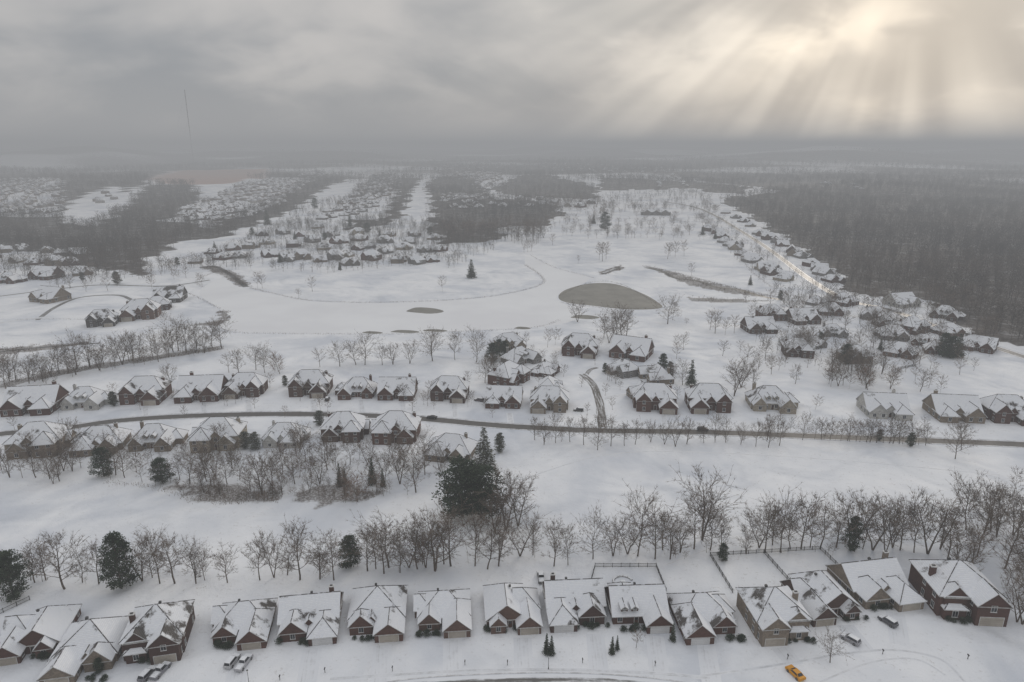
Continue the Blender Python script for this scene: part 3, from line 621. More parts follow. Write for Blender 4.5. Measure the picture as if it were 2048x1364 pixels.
for u,v,h in [(130,1178,122),(92,1160,82),(70,1165,75),(198,1168,88),(165,1165,70),(285,1162,90),(320,1167,98),(350,1167,102),(392,1167,92),(455,1165,75),(520,1160,92),(548,1155,88),(600,1160,125),(640,1158,85),(668,1160,88),(735,1142,96),(768,1147,105),(800,1145,90),(835,1138,112),(870,1142,128),(902,1132,112),(950,1132,110),(975,1138,100),(997,1132,95),(1040,1112,82),(1066,1110,76),(1108,1132,92),(1136,1130,80),(1186,1118,88),(1226,1112,80),(1275,1112,122),(1310,1118,100),(1340,1118,98),(1388,1098,110),(1404,1080,132),(1440,1108,80),(1492,1108,60),(1530,1105,100),(1562,1105,110),(1602,1098,112),(1640,1098,90),(1700,1095,122),(1672,1095,85),(1745,1100,105),(1770,1108,112),(1800,1100,95),(1828,1105,100),(1855,1108,118),(1880,1098,110),
  (305,1155,80),(410,1160,60),(575,1150,70),(752,1138,80),(778,1135,95),(818,1135,75),(852,1135,90),(888,1128,85),(1255,1108,75),(1325,1100,80),(1360,1105,70),(1420,1100,95),(1518,1095,85),(1545,1090,80),(1620,1095,80),(1725,1098,90),(1785,1095,95),(1580,1098,85),
  (1012,1060,112),(1036,1052,100),(1000,1045,70),(990,1065,80),
  (20,955,60),(72,955,70),(100,958,60),(145,942,60),(250,955,65),(232,950,60),(380,968,62),(408,985,60),(422,972,60),(455,968,70),(480,960,50),(525,990,92),(545,975,70),(590,968,72),(610,925,60),(640,968,62),(655,940,70),(700,930,60),(770,965,60),(800,968,88),(832,985,92),(850,950,60),(800,930,70),(735,930,50),(890,948,30),(500,985,60),(565,990,50),(360,960,50),(440,990,45),(620,985,50),(690,990,60),
  (640,734,40),(680,733,50),(712,730,50),(730,730,58),(765,730,42),(786,729,44),(820,727,48),(865,722,66),(910,720,58),(953,724,64),(478,748,50),(458,745,40),(530,746,55),(512,740,45),(550,745,40),(343,778,50),(1000,715,30),
  (625,583,32),(885,583,34),(598,597,22),(515,577,36),(525,577,30),(1155,644,44),(1218,686,66),(1230,684,62),(1243,680,70),(1252,672,58),(1208,675,45),(1335,648,52),(1345,640,40),(1205,523,42),(1198,520,36),(1212,518,36),(1335,518,34),(1350,515,36),(1368,512,34),(1340,512,28),(1383,552,28),(1156,527,18),(1150,452,26),(1290,455,24),(1305,458,24),(1255,468,24),(1325,468,24),(1105,490,25),(1055,504,24),(1062,503,24),(1048,506,20),(1430,667,50),(1450,670,38),(1468,667,38),(1420,660,40),(1445,712,34),(1372,652,18),(1372,682,20),(1095,695,40),(1110,690,35),(1480,705,25),
  (1468,792,76),(1482,775,60),(1505,778,46),(1590,768,44),(1840,783,44),(1780,778,46),(1880,790,42),(1857,775,38),(1830,762,35),(1365,770,46),(1345,760,35),(1218,762,28),(970,765,48),(980,762,55),(995,758,45),(1230,735,25),(1560,840,40),(1630,820,30),(1848,865,34),(1190,730,30),(1110,750,30),(1225,820,26),(1175,830,26),(1300,760,34),
  (1910,918,76),(1922,900,50),(1195,900,48),(825,822,30),(640,812,25),(455,812,30),(230,812,30),(118,830,30),(935,770,30),(30,860,30),(370,838,30),(540,775,30),(330,650,30),(20,790,32),(100,800,30),(570,835,25),(970,820,28),(985,835,26),(150,905,70),(600,905,60),(1080,800,20),(1535,880,52),(1555,868,42),(1580,862,30),(1605,880,55),(1660,1325,60),(1272,1296,40)]:
    bt(u,v,h)
for i in range(20): bt(1064+i*26+random.uniform(-6,6),882+i*.4+random.uniform(-3,8),random.uniform(42,62),random.choice(ST+BT),.85)
for i in range(22): bt(1628+i*10.5+random.uniform(-4,4),878+i*.6,random.uniform(36,50),random.choice(ST),1.1)
for i in range(30): 
    u=-10+i*15.5; bt(u+random.uniform(-8,8),772-i*2.6+random.uniform(-8,8),random.uniform(44,72))
for i in range(24): bt(1645+random.uniform(0,120),778-random.uniform(0,38),random.uniform(34,50))
for u,v in [(1780,775),(1735,780),(715,1003),(560,748),(845,1128)]: bt(u,v,60 if v>900 else 44,BRN)
for i in range(12): bt(1900+i*14+random.uniform(-6,6),random.uniform(1050,1165),random.uniform(85,120))
for i in range(4): bt(random.uniform(2010,2060),random.uniform(1160,1250),random.uniform(90,120))
for i in range(26): bt(random.uniform(880,1090),random.uniform(474,486),random.uniform(34,46))
for i in range(26): bt(random.uniform(0,900),random.uniform(905,975),random.uniform(40,64))
for i in range(130):
    u=random.uniform(1090,1440); v=random.uniform(415,480); bt(u,v,random.uniform(14,26),None,1.15)
for i in range(150): bt(random.uniform(1490,1990),random.uniform(600,750),random.uniform(24,46))
for i in range(25): bt(random.uniform(100,420),random.uniform(545,585),random.uniform(20,34))
for i in range(24): bt(random.uniform(0,960),random.uniform(790,826),random.uniform(22,36))
for i in range(36): bt(random.uniform(980,1380),random.uniform(690,800),random.uniform(18,36))
REQ.sort(key=lambda q:-q[0]); EXTRA=[]
for i,(hpx,u,v,kind,wide) in enumerate(REQ):
    x,y=G(u,v); h=max(3,HT(v,hpx))
    if i>=298: EXTRA.append((x,y,h)); continue
    tp=random.choice(BT) if kind is None else kind
    lab='small bare deciduous tree standing in snow' if h<9 else 'tall leafless deciduous tree with fine branching in snow'
    if tp is BRN: lab='leafless tree with reddish brown twigs in snow'
    put('bare_tree',tp,x,y,h*random.uniform(.93,1.05),lab,'tree','bare trees in the snow',wide*random.uniform(.95,1.25))
for a in [(28,1195,95,'cedar',1.1),(5,1160,60,'cedar',1.1),(243,1176,112,'cedar',.95),(702,1134,66,'cedar',1.1),(1702,1100,70,'cedar',.8),(1445,1122,36,'cedar',1),
 (925,1032,116,'pine',1.25),(962,1036,106,'pine',1.2),(968,935,82,'spruceS',1.5),
 (208,952,58,'cedar',1.2),(326,966,52,'cedar',1.3),(680,972,46,'spruce',.8),(690,968,36,'spruce',.8),(745,968,54,'spruce',.9),(766,974,38,'spruce',.8),
 (985,722,38,'cedar',1.3),(1010,716,36,'cedar',1.2),(998,705,28,'cedar',1.2),(943,556,38,'spruce',1.5),(1382,770,52,'spruce',1.1),(1690,728,42,'cedar',1),(1885,714,50,'cedar',1),(1900,716,46,'cedar',1),(1915,714,48,'spruce',1.3),(1210,460,38,'cedar',1.1),(1187,448,20,'spruce',1.5),
 (490,896,34,'cedarS',1.4),(512,898,34,'cedarS',1.4),(640,850,30,'cedarS',1.3),(1000,905,40,'cedarS',1),(1325,745,40,'cedar',.9),(1340,752,30,'cedarS',1),(228,812,30,'cedar',1),(570,772,22,'cedarS',1),(1758,880,22,'cedar',1),(1820,892,28,'cedar',1),(165,560,16,'cedar',1.1),(235,568,26,'cedar',1.2),(630,418,22,'cedar',1.2),(735,465,20,'cedar',1.4),(700,455,28,'spruce',1.1),(535,450,30,'spruce',1.6),(560,525,20,'spruce',1.4),(680,540,16,'spruce',1.4),(1560,600,20,'cedar',1),(1405,470,20,'spruce',1.3),(1430,478,18,'spruce',1.3),
 (505,470,16,'cedar',1.2),(590,478,16,'spruce',1.4),(650,480,16,'cedar',1.2),(760,478,18,'spruce',1.4),(860,470,18,'cedar',1.2),(430,500,18,'spruce',1.4),(355,530,16,'cedar',1.2),(1500,570,20,'spruce',1.3),(1640,690,26,'cedar',1),(1760,700,24,'spruce',1.2),(1550,635,22,'cedar',1),(1088,745,24,'cedarS',1),(1210,745,20,'cedar',1),
 (1093,1308,42,'spruce',.9),(1103,1310,40,'spruce',.9),(1224,1308,36,'spruce',.9),(1234,1300,30,'spruce',.8),(1345,1282,36,'spruce',.9),(200,1345,30,'cedar',1)]: et(*a)
for (t,u,v,w,ya,c,m,_) in near:
    for k in range(6):
        uu=u+random.uniform(-.45,.05)*w; vv=v-random.uniform(4,12); x,y=G(uu,vv); h=random.uniform(.9,1.7)
        if t.endswith('m'): x,y=G(2*u-uu,vv)
        put('shrub',EV['bush'],x,y,h*1.2,'low dark evergreen shrub with snow beside a house','shrub','shrubs along the house fronts')
# woodland masses (uncountable)
def tri_tree(seed,nl=12,nt=7,wd=1.0,sp=.36):
    r=random.Random(seed); out=[]
    def tri(p,q,w):
        d=(q-p).normalized(); a=d.orthogonal().normalized(); a=Matrix.Rotation(r.uniform(0,6.28),3,d)@a; out.append([tuple(p-a*w*wd),tuple(p+a*w*wd),tuple(q)])
    top=Vector((r.gauss(0,.04),r.gauss(0,.04),.8))
    for k in range(2): tri(Vector((0,0,0)),top,.013)
    for i in range(nl):
        t=.3+.68*i/nl; az=i*2.4+r.uniform(-.4,.4); an=R(56-24*t); L=sp*math.sin(math.pi*(.18+.70*(t-.3)/.7))**.7*r.uniform(.75,1.15)
        d=Vector((math.sin(an)*math.cos(az),math.sin(an)*math.sin(az),math.cos(an))); p=top*t; tri(p,p+d*L,.006)
        for j in range(nt):
            f=r.uniform(.3,1.0); q=p+d*L*f; d2=(d*.7+Vector((r.gauss(0,.7),r.gauss(0,.7),r.gauss(.15,.5)))).normalized(); tri(q,q+d2*r.uniform(.08,.16),.006)
    return np.array(out)
TT=[tri_tree(100+i) for i in range(8)]
TR=[tri_tree(200+i,16,13,.7) for i in range(8)]
def stamp(pos,hs,var,TL,wide=1.0):
    outs=[]; zg=ZG(pos[:,0],pos[:,1])
    for k in range(8):
        s=var==k
        if not s.any(): continue
        A=TL[k] ; p=pos[s]; h=hs[s]; th=rng.uniform(0,6.28,len(p)); wd=rng.uniform(.85,1.2,len(p))*wide; c,sn=np.cos(th)*wd,np.sin(th)*wd
        x=A[None,:,:,0]*c[:,None,None]-A[None,:,:,1]*sn[:,None,None]; y=A[None,:,:,0]*sn[:,None,None]+A[None,:,:,1]*c[:,None,None]; z=np.broadcast_to(A[None,:,:,2],x.shape)
        V=np.stack([x,y,z],-1)*h[:,None,None,None]; V[...,0]+=p[:,0,None,None]; V[...,1]+=p[:,1,None,None]; V[...,2]+=zg[s][:,None,None]; outs.append(V.reshape(-1,3,3))
    return np.concatenate(outs)
P=[];Hh=[]
for p,dens,h in WOODS:
    xs=[q[0] for q in p]; ys=[q[1] for q in p]; x0,x1,y0,y1=min(xs),max(xs),min(ys),max(ys); y1=min(y1,4200); x0=max(x0,-3200); x1=min(x1,3200)
    n=int((x1-x0)*(y1-y0)/dens); px=rng.uniform(x0,x1,n); py=rng.uniform(y0,y1,n)
    d=np.hypot(px,py); jxx,jyy=jx(px,py); keep=inpoly(jxx,jyy,p)&(rng.uniform(0,1,n)<np.clip((900/d)**1.3,0,1)*np.clip(1.0+.3*wob(px,py,.012),.4,1))&(np.abs(px)<py*.92+40)&~inpoly(px,py,REDF[0])
    px,py,d=px[keep],py[keep],d[keep]; P.append(np.stack([px,py],-1)); Hh.append(h*rng.uniform(.65,1.2,len(px))*np.clip((d/1500)**.25,1,1.3))
SC=[([(380,535),(560,448),(900,445),(930,520),(700,548),(420,540)],85,12),([(620,440),(700,395),(745,352),(800,345),(800,440)],170,13),([(340,440),(480,375),(640,345),(655,350),(540,430)],300,11),
 ([(900,480),(1090,455),(1090,488),(960,488)],110,15),([(1380,425),(1440,440),(1700,590),(1690,610),(1560,600),(1440,490)],150,11),([(1500,620),(1700,590),(1960,620),(1980,720),(1700,760),(1520,720)],190,11),([(-300,480),(200,495),(230,570),(-300,575)],110,13),
 ([(-300,360),(130,365),(130,440),(-300,440)],220,12),([(950,400),(1200,398),(1200,425),(950,430)],90,12),([(1200,395),(1420,390),(1430,425),(1200,432)],240,12),([(860,330),(1390,335),(1380,372),(860,372)],400,15),([(1090,440),(1400,440),(1380,480),(1100,478)],900,13),
 ([(150,548),(280,540),(330,525),(420,520),(400,540),(280,560)],80,11),([(-200,500),(0,480),(150,500),(200,560),(100,560),(-200,500)],120,12),([(1560,600),(1640,575),(1700,600),(1640,612)],80,11),([(600,545),(620,440),(700,400),(640,400),(560,440)],220,12),([(850,500),(960,470),(990,500),(900,540)],120,12)]
for p,dens,h in SC:
    p=GP(p); xs=[q[0] for q in p]; ys=[q[1] for q in p]; n=int((max(xs)-min(xs))*(max(ys)-min(ys))/dens); px=rng.uniform(min(xs),max(xs),n); py=rng.uniform(min(ys),max(ys),n); k=inpoly(px,py,p)&(wob(px,py,.03)>-1.2)
    px,py=px[k],py[k]; ok=np.ones(len(px),bool)
    for hx,hy,hr in HP: ok&=(np.hypot(px-hx,py-hy)>hr)
    px,py=px[ok],py[ok]; P.append(np.stack([px,py],-1)); Hh.append(h*rng.uniform(.5,1.25,len(px)))
n=12000; dd=np.exp(rng.uniform(math.log(2300),math.log(7000),n)); aa=rng.uniform(-.8,.8,n); px=dd*np.sin(aa); py=dd*np.cos(aa); k=((.78+.32*wob(px,py,.0026))>.5)&~inpoly(px,py,REDF[0])
P.append(np.stack([px[k],py[k]],-1)); Hh.append(22*rng.uniform(.8,1.3,k.sum()))
P=np.concatenate(P); Hh=np.concatenate(Hh); print('WOOD TREES',len(P))
o=obj('woodland',mesh_tris('woodland',stamp(P,Hh,rng.integers(0,8,len(P)),TT,1.1),[mWood])); o['kind']='stuff'; o['label']='dense leafless woodland covering the snowy hills'; o['category']='woodland'
P=[];Hh=[]
for x,y,h in EXTRA: P.append((x,y)); Hh.append(h)
for p,dens,h in [([(300,905),(880,920),(850,990),(560,1000),(380,990),(200,960)],38,7),([(-20,940),(230,930),(240,950),(-20,960)],60,8),([(0,760),(440,688),(450,700),(0,790)],45,8),([(60,1150),(2000,1080),(2000,1100),(1000,1132),(60,1175)],45,5.5),([(1900,1000),(2060,950),(2060,1230),(2000,1180)],150,10),([(1060,870),(1560,872),(1560,888),(1060,885)],60,5)]+[(q,6 if i<2 else 18,3.4 if i<2 else 2.0) for i,q in enumerate(BRUSHP)]:
    p=GP(p); xs=[q[0] for q in p]; ys=[q[1] for q in p]; n=int((max(xs)-min(xs))*(max(ys)-min(ys))/dens)
    for i in range(n):
        x=random.uniform(min(xs),max(xs)); y=random.uniform(min(ys),max(ys))
        if inpoly(np.array([x]),np.array([y]),p)[0]: P.append((x,y)); Hh.append(h*random.uniform(.4,1.3))
P=np.array(P); Hh=np.array(Hh)
o=obj('thicket',mesh_tris('thicket',stamp(P,Hh,rng.integers(0,8,len(P)),TR,1.25),[mShrubW])); o['kind']='stuff'; o['label']='tangled leafless saplings and brush on snowy ground'; o['category']='thicket'
# reeds / brush tufts
T=[]
def tufts(px,py,hlo,hhi,w):
    n=len(px); h=rng.uniform(hlo,hhi,n); th=rng.uniform(0,6.28,n); dx=np.cos(th)*w; dy=np.sin(th)*w; lx=rng.normal(0,.3,n)*h; ly=rng.normal(0,.3,n)*h
    z=np.zeros(n); T.append(np.stack([np.stack([px-dx,py-dy,z],-1),np.stack([px+dx,py+dy,z],-1),np.stack([px+lx,py+ly,h],-1)],1))
for i,p in enumerate(BRUSH):
    xs=[q[0] for q in p]; ys=[q[1] for q in p]; n=int((max(xs)-min(xs))*(max(ys)-min(ys))*(1.0 if i in(2,3) else 2.5)); px=rng.uniform(min(xs),max(xs),n); py=rng.uniform(min(ys),max(ys),n)
    k=inpoly(px+2*np.sin(py*.4),py+2*np.sin(px*.3),p)&(wob(px,py,.12)>-.3); tufts(px[k],py[k],.5,1.6,.07)
for pl,w,dn in (([(500,576),(560,590),(620,601),(720,605),(800,604),(900,600),(1000,590),(1080,570),(1082,552),(1050,530)],.9,6),([(1120,605),(1200,615),(1322,618)],.8,5),([(1117,592),(1180,565),(1240,568),(1322,612)],.6,4),([(400,655),(470,665),(640,668),(800,668),(900,664),(1060,656),(1120,640)],.9,4),
   ([(30,640),(110,638),(200,640)],.6,3),([(405,575),(395,560),(440,540)],1,5),([(1060,510),(1110,535),(1190,556)],.8,3),([(340,575),(385,590),(440,618)],.8,4),([(1480,505),(1500,540),(1545,575)],1.0,4),([(210,965),(290,972),(350,985),(385,1005)],1.,6),([(1285,532),(1330,541),(1398,558),(1470,576),(1560,596)],1.4,12)):
    s=np.array(smooth(GP(pl),8)); 
    for a,c in zip(s[:-1],s[1:]):
        L=np.linalg.norm(c-a); n=int(L*dn); t=rng.uniform(0,1,n); q=a+(c-a)*t[:,None]+rng.normal(0,w,(n,2)); tufts(q[:,0],q[:,1],.3,1.0,.07)
o=obj('dry_reeds',mesh_tris('dry_reeds',np.concatenate(T),[mReed])); o['kind']='stuff'; o['label']='dry brown reeds and brush poking through snow'; o['category']='reeds'
# ---------------------------------------------------------------- vehicles
def car_parts(kind):
    L=2.75 if kind=='pickup' else 2.35; W=.95; parts=[]
    b=MB(); hz=1.05; prof=[(-L,.38),(-L+.1,.32),(L-.1,.32),(L,.45),(L,.82),(L-.15,.98),(L-1.1,hz),(-L+.05,hz),(-L,.95)]
    n=len(prof); inn=.08
    ring=[[( s*(W-(inn if z>.95 else 0)),y,z) for y,z in prof] for s in(-1,1)]
    b.face(ring[0][::-1],0); b.face(ring[1],0)
    for i in range(n): j=(i+1)%n; b.face([ring[0][i],ring[0][j],ring[1][j],ring[1][i]],0)
    if kind=='pickup': y0,y1,t0,t1,zt=-.75,1.55,-.6,.75,1.82
    elif kind=='suv': y0,y1,t0,t1,zt=-L+.08,1.2,-L+.35,.45,1.72
    else: y0,y1,t0,t1,zt=-1.75,1.1,-1.05,.35,1.46
    wb,wt=.86,.68
    c0=[(-wb,y0,hz),(wb,y0,hz),(wb,y1,hz),(-wb,y1,hz)]; c1=[(-wt,t0,zt),(wt,t0,zt),(wt,t1,zt),(-wt,t1,zt)]
    for i in range(4): j=(i+1)%4; b.face([c0[i],c0[j],c1[j],c1[i]],0)
    b.face(c1,0)
    if kind=='pickup': 
        b.box(-.75,-L+.15,hz,-.68,-.85,hz+.12,0); b.box(.68,-L+.15,hz,.75,-.85,hz+.12,0)
    body=b.mesh('body',[mPaint]); parts.append(('body',body,(0,0,0)))
    def panel(i,nm):
        j=(i+1)%4; q=[Vector(c0[i]),Vector(c0[j]),Vector(c1[j]),Vector(c1[i])]; cen=sum(q,Vector())/4; nn=(q[1]-q[0]).cross(q[3]-q[0]).normalized()
        m2=MB(); m2.face([tuple(cen+(a-cen)*.84+nn*.02) for a in q],0); parts.append((nm,m2.mesh(nm,[mGlass]),(0,0,0)))
    panel(0,'rear_window'); panel(1,'side_window'); panel(2,'windscreen'); panel(3,'side_window')
    wl=MB(); wl.seg((-.11,0,0),(.11,0,0),.36,.36,16); 
    for s in(-.111,.111): wl.face([(s,.36*math.cos(a),.36*math.sin(a)) for a in np.linspace(0,2*math.pi,17)[:-1]],0)
    for s in(-.117,.117): wl.face([(s,.2*math.cos(a),.2*math.sin(a)) for a in np.linspace(0,2*math.pi,13)[:-1]],1)
    wm=wl.mesh('wheel',[mTyre,mMetal])
    for sx in(-.88,.88):
        for sy in(-L+.95,L-.95): parts.append(('wheel',wm,(sx,sy,.36)))
    hl=MB(); hl.box(-.17,-.03,-.08,.17,.03,.08,0,True); hm=hl.mesh('headlight',[mLampG])
    for sx in(-.68,.68): parts.append(('headlight',hm,(sx,L,.74)))
    return parts
CP={k:car_parts(k) for k in('pickup','suv','sedan')}
def car(kind,u,v,yaw,c,label,clean=False):
    x,y=G(u,v); nm={'pickup':'pickup_truck','suv':'parked_car','sedan':'parked_car'}[kind]
    e=obj(nm,None,loc=(x,y,.01)); e.rotation_euler=(0,0,R(yaw))
    for n_,me_,l in CP[kind]:
        p=obj(n_,me_,e,l)
        if n_=='body':
            p.color=(*c,1)
            if clean: p.material_slots[0].link='OBJECT'; p.material_slots[0].material=mPaintClean
    tag(e,label,'truck' if kind=='pickup' else 'car','vehicles parked in driveways')
car('pickup',322,1345,-12,(.2,.2,.22),'snow-covered grey pickup truck parked in driveway'); car('suv',296,1352,-12,(.15,.15,.16),'snow-covered car parked beside a pickup truck')
car('suv',465,1326,-10,(.45,.45,.46),'snow-covered silver car parked in driveway'); car('pickup',488,1329,-10,(.4,.4,.42),'snow-covered white pickup truck parked in driveway')
car('suv',1775,1246,28,(.10,.10,.11),'dark car with snow on its roof in driveway'); car('suv',1700,1282,38,(.3,.3,.32),'snow-covered silver car by the round street end')
car('pickup',1082,1158,4,(.12,.12,.12),'dark pickup truck parked behind a house in snow'); car('sedan',1590,1350,22,(.58,.26,.015),'bright orange-yellow car parked at the kerb',True)
car('sedan',864,837,82,(.03,.03,.03),'black car driving on the slushy road',True); car('suv',1405,861,-92,(.03,.03,.035),'black car driving on the slushy road',True)
car('suv',1157,822,80,(.08,.08,.08),'dark van parked in front of a house'); car('suv',655,800,5,(.05,.05,.05),'dark car parked beside a house'); car('suv',958,802,70,(.12,.10,.10),'dark car parked beside a house')
# street lamps, mailboxes
pl=MB(); pl.seg((0,0,0),(0,0,3.4),.07,.05,8); pl.seg((0,0,0),(0,0,.5),.14,.1,8); pm=pl.mesh('pole',[mIron])
hd=MB(); hd.seg((0,0,3.4),(0,0,3.85),.12,.2,8); hd.seg((0,0,3.85),(0,0,4.1),.24,.03,8,1); hm=hd.mesh('lamp_head',[mLampG,mIron])
for u,v in [(1097,1338),(498,1368),(300,880),(1320,868),(770,846)]:
    x,y=G(u,v); e=obj('street_lamp',None,loc=(x,y,0)); obj('pole',pm,e); obj('lamp_head',hm,e); tag(e,'short dark post lamp at the snowy roadside','street lamp','street lamps')
mp=MB(); mp.box(-.06,-.06,0,.06,.06,1.05,0); mpm=mp.mesh('post',[mIron]); mb=MB(); mb.box(-.12,-.28,1.05,.12,.28,1.25,0,True); mb.seg((0,-.28,1.25),(0,.28,1.25),.12,.12,8); mbm=mb.mesh('mailbox_body',[mIron])
for u,v in [(785,1342),(930,1330),(1015,1330),(650,1345),(1165,1326),(1310,1332),(560,1360),(1575,1318),(1935,1318),(1765,1308)]:
    x,y=G(u,v); e=obj('mailbox',None,loc=(x,y,0)); obj('post',mpm,e); obj('mailbox_body',mbm,e); tag(e,'dark mailbox on a post in the snow','mailbox','mailboxes along the street')
# fences
fp=MB(); fp.box(-.07,-.07,0,.07,.07,1.45,0); fpm=fp.mesh('post',[mIron])
def fence(pts):
    P_=GP(pts)
    for a,c in zip(P_[:-1],P_[1:]):
        a=Vector((*a,0)); c=Vector((*c,0)); L=(c-a).length; ang=math.atan2(c.y-a.y,c.x-a.x)
        e=obj('fence',None,loc=a); e.rotation_euler=(0,0,ang)
        b=MB(); b.box(0,-.03,.2,L,.03,.28,0,True); b.box(0,-.03,1.15,L,.03,1.24,0,True); obj('rail',b.mesh('rail',[mIron]),e)
        b=MB(); x=.2
        while x<L: b.box(x-.018,-.018,.1,x+.018,.018,1.35,0); x+=.2
        obj('picket',b.mesh('picket',[mIron]),e)
        n=max(2,min(95,int(L/2.4)))
        for i in range(n+1): obj('post',fpm,e,(L*i/n,0,0))
        tag(e,'dark metal picket fence around a snowy back yard','fence','back yard fences')
fence([(1465,1186),(1420,1112),(1527,1106),(1640,1099),(1692,1150)]); fence([(1527,1106),(1594,1182)]); fence([(1180,1172),(1190,1134),(1312,1134),(1332,1184)]); fence([(-20,1238),(60,1200)]); fence([(1790,740),(1830,732)]); fence([(1490,792),(1560,790)])
# fire-pit patio
x,y=G(1246,1165); e=obj('stone_patio',None,loc=(x,y,0)); b=MB()
for i in range(14):
    t=.3+i*.24; b.seg((2.8*math.cos(t),2.8*math.sin(t),.22),(2.8*math.cos(t+.24),2.8*math.sin(t+.24),.22),.28,.28,6)
obj('stone_bench',b.mesh('stone_bench',[mStone]),e); b=MB(); b.seg((0,0,0),(0,0,.45),.8,.7,12); b.seg((0,0,.45),(0,0,.5),.7,0,12); obj('fire_pit',b.mesh('fire_pit',[mStone]),e); tag(e,'round stone fire pit with curved bench in snow','fire pit')
x0,y0=G(1218,543); b=MB()
e=obj('footbridge',None,loc=(x0,y0,0)); e.rotation_euler=(0,0,R(60)); b.box(-14,-1.6,.5,14,1.6,.9,0,True); obj('deck',b.mesh('deck',[mKerb]),e); b=MB()
for s in(-1.5,1.5):
    b.box(-14,s-.05,1.7,14,s+.05,1.85,0,True)
    for i in range(12): b.box(-14+i*2.5,s-.06,.9,-13.85+i*2.5,s+.06,1.7,0)
obj('railing',b.mesh('railing',[mBark]),e); tag(e,'low wooden footbridge over the frozen creek','bridge')
# radio mast
d=3500; x=d*((385-1024)/FP)/1.037; y=d
e=obj('radio_mast',None,loc=(x,y,0)); b=MB(); Hm=378
for i in range(3):
    t=i*2.094; b.seg((1.6*math.cos(t),1.6*math.sin(t),0),(1.6*math.cos(t),1.6*math.sin(t),Hm),.28,.22,4)
for i in range(63):
    for k in range(3):
        t=k*2.094; t2=t+2.094; z=i*6; b.seg((1.6*math.cos(t),1.6*math.sin(t),z),(1.6*math.cos(t2),1.6*math.sin(t2),z+6),.1,.1,3)
obj('lattice',b.mesh('lattice',[mMetal]),e); b=MB()
for i in range(3):
    t=i*2.094+.4
    for z in(120,240,360): b.seg((1.6*math.cos(t),1.6*math.sin(t),z),(z*.7*math.cos(t),z*.7*math.sin(t),0),.04,.04,3)
obj('guy_wire',b.mesh('guy_wire',[mMetal]),e); tag(e,'tall thin lattice radio mast rising through haze','mast')
# ---------------------------------------------------------------- world
SAZ=R(28); SEL=R(17); sd=Vector((math.sin(SAZ)*math.cos(SEL),math.cos(SAZ)*math.cos(SEL),math.sin(SEL)))
w=bpy.data.worlds.new('World'); scene.world=w; w.use_nodes=True; t=w.node_tree; t.nodes.clear(); k=N(t)
dirv=k.new('ShaderNodeTexCoord').outputs['Generated']; s=k.sep(dirv); z=s[2]
zc=k.math('MAXIMUM',z,0.0); den=k.math('ADD',zc,.42)
pv=k.comb(k.math('DIVIDE',s[0],den),k.math('DIVIDE',s[1],den),0.0)
n1=k.noise(k.vmath('ADD',pv,(3.1,7.7,0)),2.0,4,.48,.4); n2=k.noise(k.vmath('ADD',pv,(1.1,2.2,4)),5.5,3,.5,.3)
cl=k.math('ADD',k.math('MULTIPLY',n1,.74),k.math('MULTIPLY',n2,.26))
az=k.math('ARCTAN2',s[0],s[1]); wobn=k.math('MULTIPLY',k.math('SUBTRACT',n2,.5),.30)
azw=k.math('ADD',az,wobn); zw=k.math('ADD',z,k.math('MULTIPLY',k.math('SUBTRACT',n1,.5),.10))
def azel(u,v):
    x=(u-1024)/FP; q=-(v-682)/FP; d=Vector((x,math.cos(PT)+q*math.sin(PT),-math.sin(PT)+q*math.cos(PT))).normalized(); return math.atan2(d.x,d.y),d.z
for u,v,ru,rv,am in [(1120,0,420,90,-.13),(2000,70,200,110,-.15),(1735,55,150,75,.16),(400,75,230,60,-.07),(150,20,260,60,.07),(650,130,220,70,.09),(960,140,200,60,.05),(1440,110,200,80,.09),(60,230,380,80,-.05)]:
    a0,z0=azel(u,v); ra=ru/FP; rz=rv/FP
    dd_=k.vmath('LENGTH',k.comb(k.math('DIVIDE',k.math('SUBTRACT',azw,a0),ra),k.math('DIVIDE',k.math('SUBTRACT',zw,z0),rz),0.0))
    cl=k.math('ADD',cl,k.ramp(dd_,0,1.25,am,0))
cf=k.ramp(cl,.34,.66)
base=k.mix(cf,(.305,.32,.342),(.545,.53,.52))
base=k.mix(k.ramp(z,.0,.12,.85,0),base,(.375,.378,.385))
sdot=k.vmath('DOT_PRODUCT',dirv,tuple(sd))
up=Vector((0,0,1)); rt=sd.cross(up).normalized(); uu=rt.cross(sd).normalized()
a=k.math('ARCTAN2',k.vmath('DOT_PRODUCT',dirv,tuple(rt)),k.math('MULTIPLY',k.vmath('DOT_PRODUCT',dirv,tuple(uu)),-1.0))
ray=k.noise(k.comb(k.math('MULTIPLY',a,3.2),k.math('MULTIPLY',sdot,2.0),0.0),1.5,2,.42)
ray=k.math('MULTIPLY',k.ramp(ray,.38,.66),k.math('MULTIPLY',k.ramp(sdot,.78,.93),k.ramp(sdot,.965,.990,1,0)))
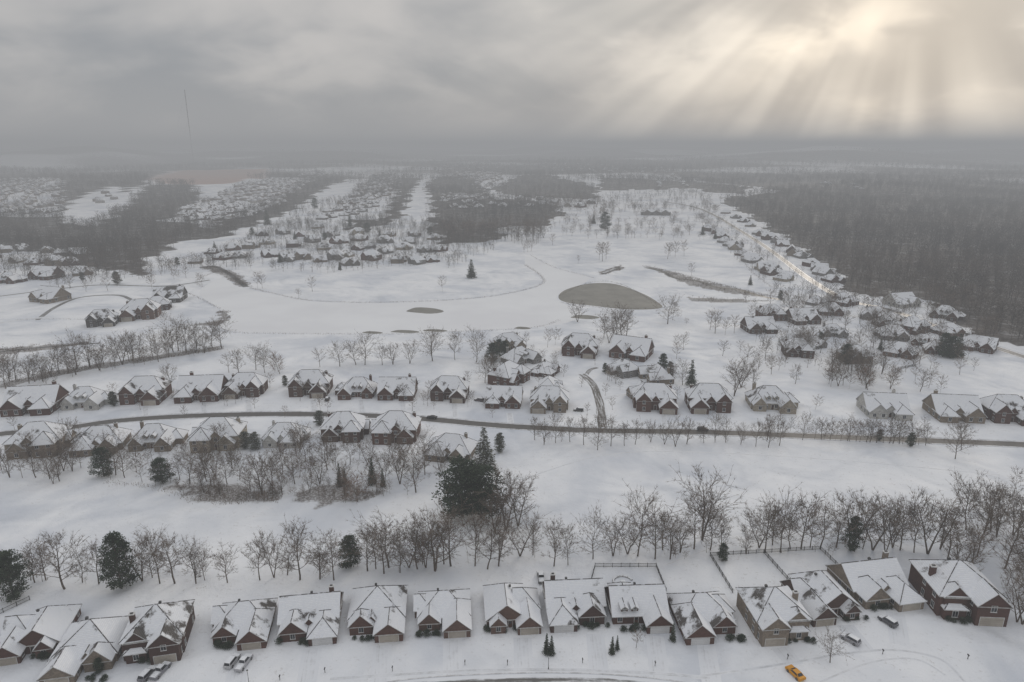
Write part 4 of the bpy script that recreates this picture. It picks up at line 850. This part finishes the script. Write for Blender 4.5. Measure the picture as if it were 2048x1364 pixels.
a0,z0=azel(1735,60); pd=Vector((math.sin(a0)*math.sqrt(1-z0*z0),math.cos(a0)*math.sqrt(1-z0*z0),z0))
glow=k.math('MULTIPLY',k.ramp(k.vmath('DOT_PRODUCT',dirv,tuple(pd)),.984,1.0),k.ramp(cl,.46,.74))
gw=k.math('MULTIPLY',k.ramp(sdot,.86,.985),k.ramp(cl,.42,.66,.4,1))
def add(a_,b_):
    n=k.new('ShaderNodeMix',data_type='RGBA',blend_type='ADD'); n.inputs[0].default_value=1; k.put(n.inputs[6],a_); k.put(n.inputs[7],b_); return n.outputs[2]
c=add(base,k.mix(glow,(0,0,0),(.40,.335,.24))); c=add(c,k.mix(gw,(0,0,0),(.13,.11,.075))); c=add(c,k.mix(ray,(0,0,0),(.26,.235,.195)))
sk=k.new('ShaderNodeTexSky'); sk.sky_type='NISHITA'; sk.sun_disc=False; sk.sun_elevation=SEL; sk.sun_rotation=SAZ; sk.dust_density=4
sm=k.new('ShaderNodeMix',data_type='RGBA',blend_type='MULTIPLY'); sm.inputs[0].default_value=1; k.l.new(sk.outputs[0],sm.inputs[6]); sm.inputs[7].default_value=(.004,.004,.004,1)
c=add(c,sm.outputs[2])
zb=k.ramp(z,.28,.8,1,2.0)
bg=k.new('ShaderNodeBackground'); k.l.new(c,bg.inputs[0]); k.l.new(zb,bg.inputs[1])
wo=k.new('ShaderNodeOutputWorld'); k.l.new(bg.outputs[0],wo.inputs[0])
sl=bpy.data.lights.new('sun','SUN'); sl.energy=1.0; sl.angle=R(12); sl.color=(1,.90,.78); so=obj('sun',sl,loc=(0,0,400)); so.rotation_euler=(-sd).to_track_quat('-Z','Y').to_euler()
cd=bpy.data.cameras.new('camera'); cd.sensor_width=36; cd.lens=24.0; cd.clip_end=90000; cd.clip_start=.5
co_=obj('camera',cd,loc=(0,0,HC)); co_.rotation_euler=(R(90)-PT,0,0); scene.camera=co_
print('REQ',len(REQ),'HOUSES',len(HP),'OBJS',len(bpy.data.objects))
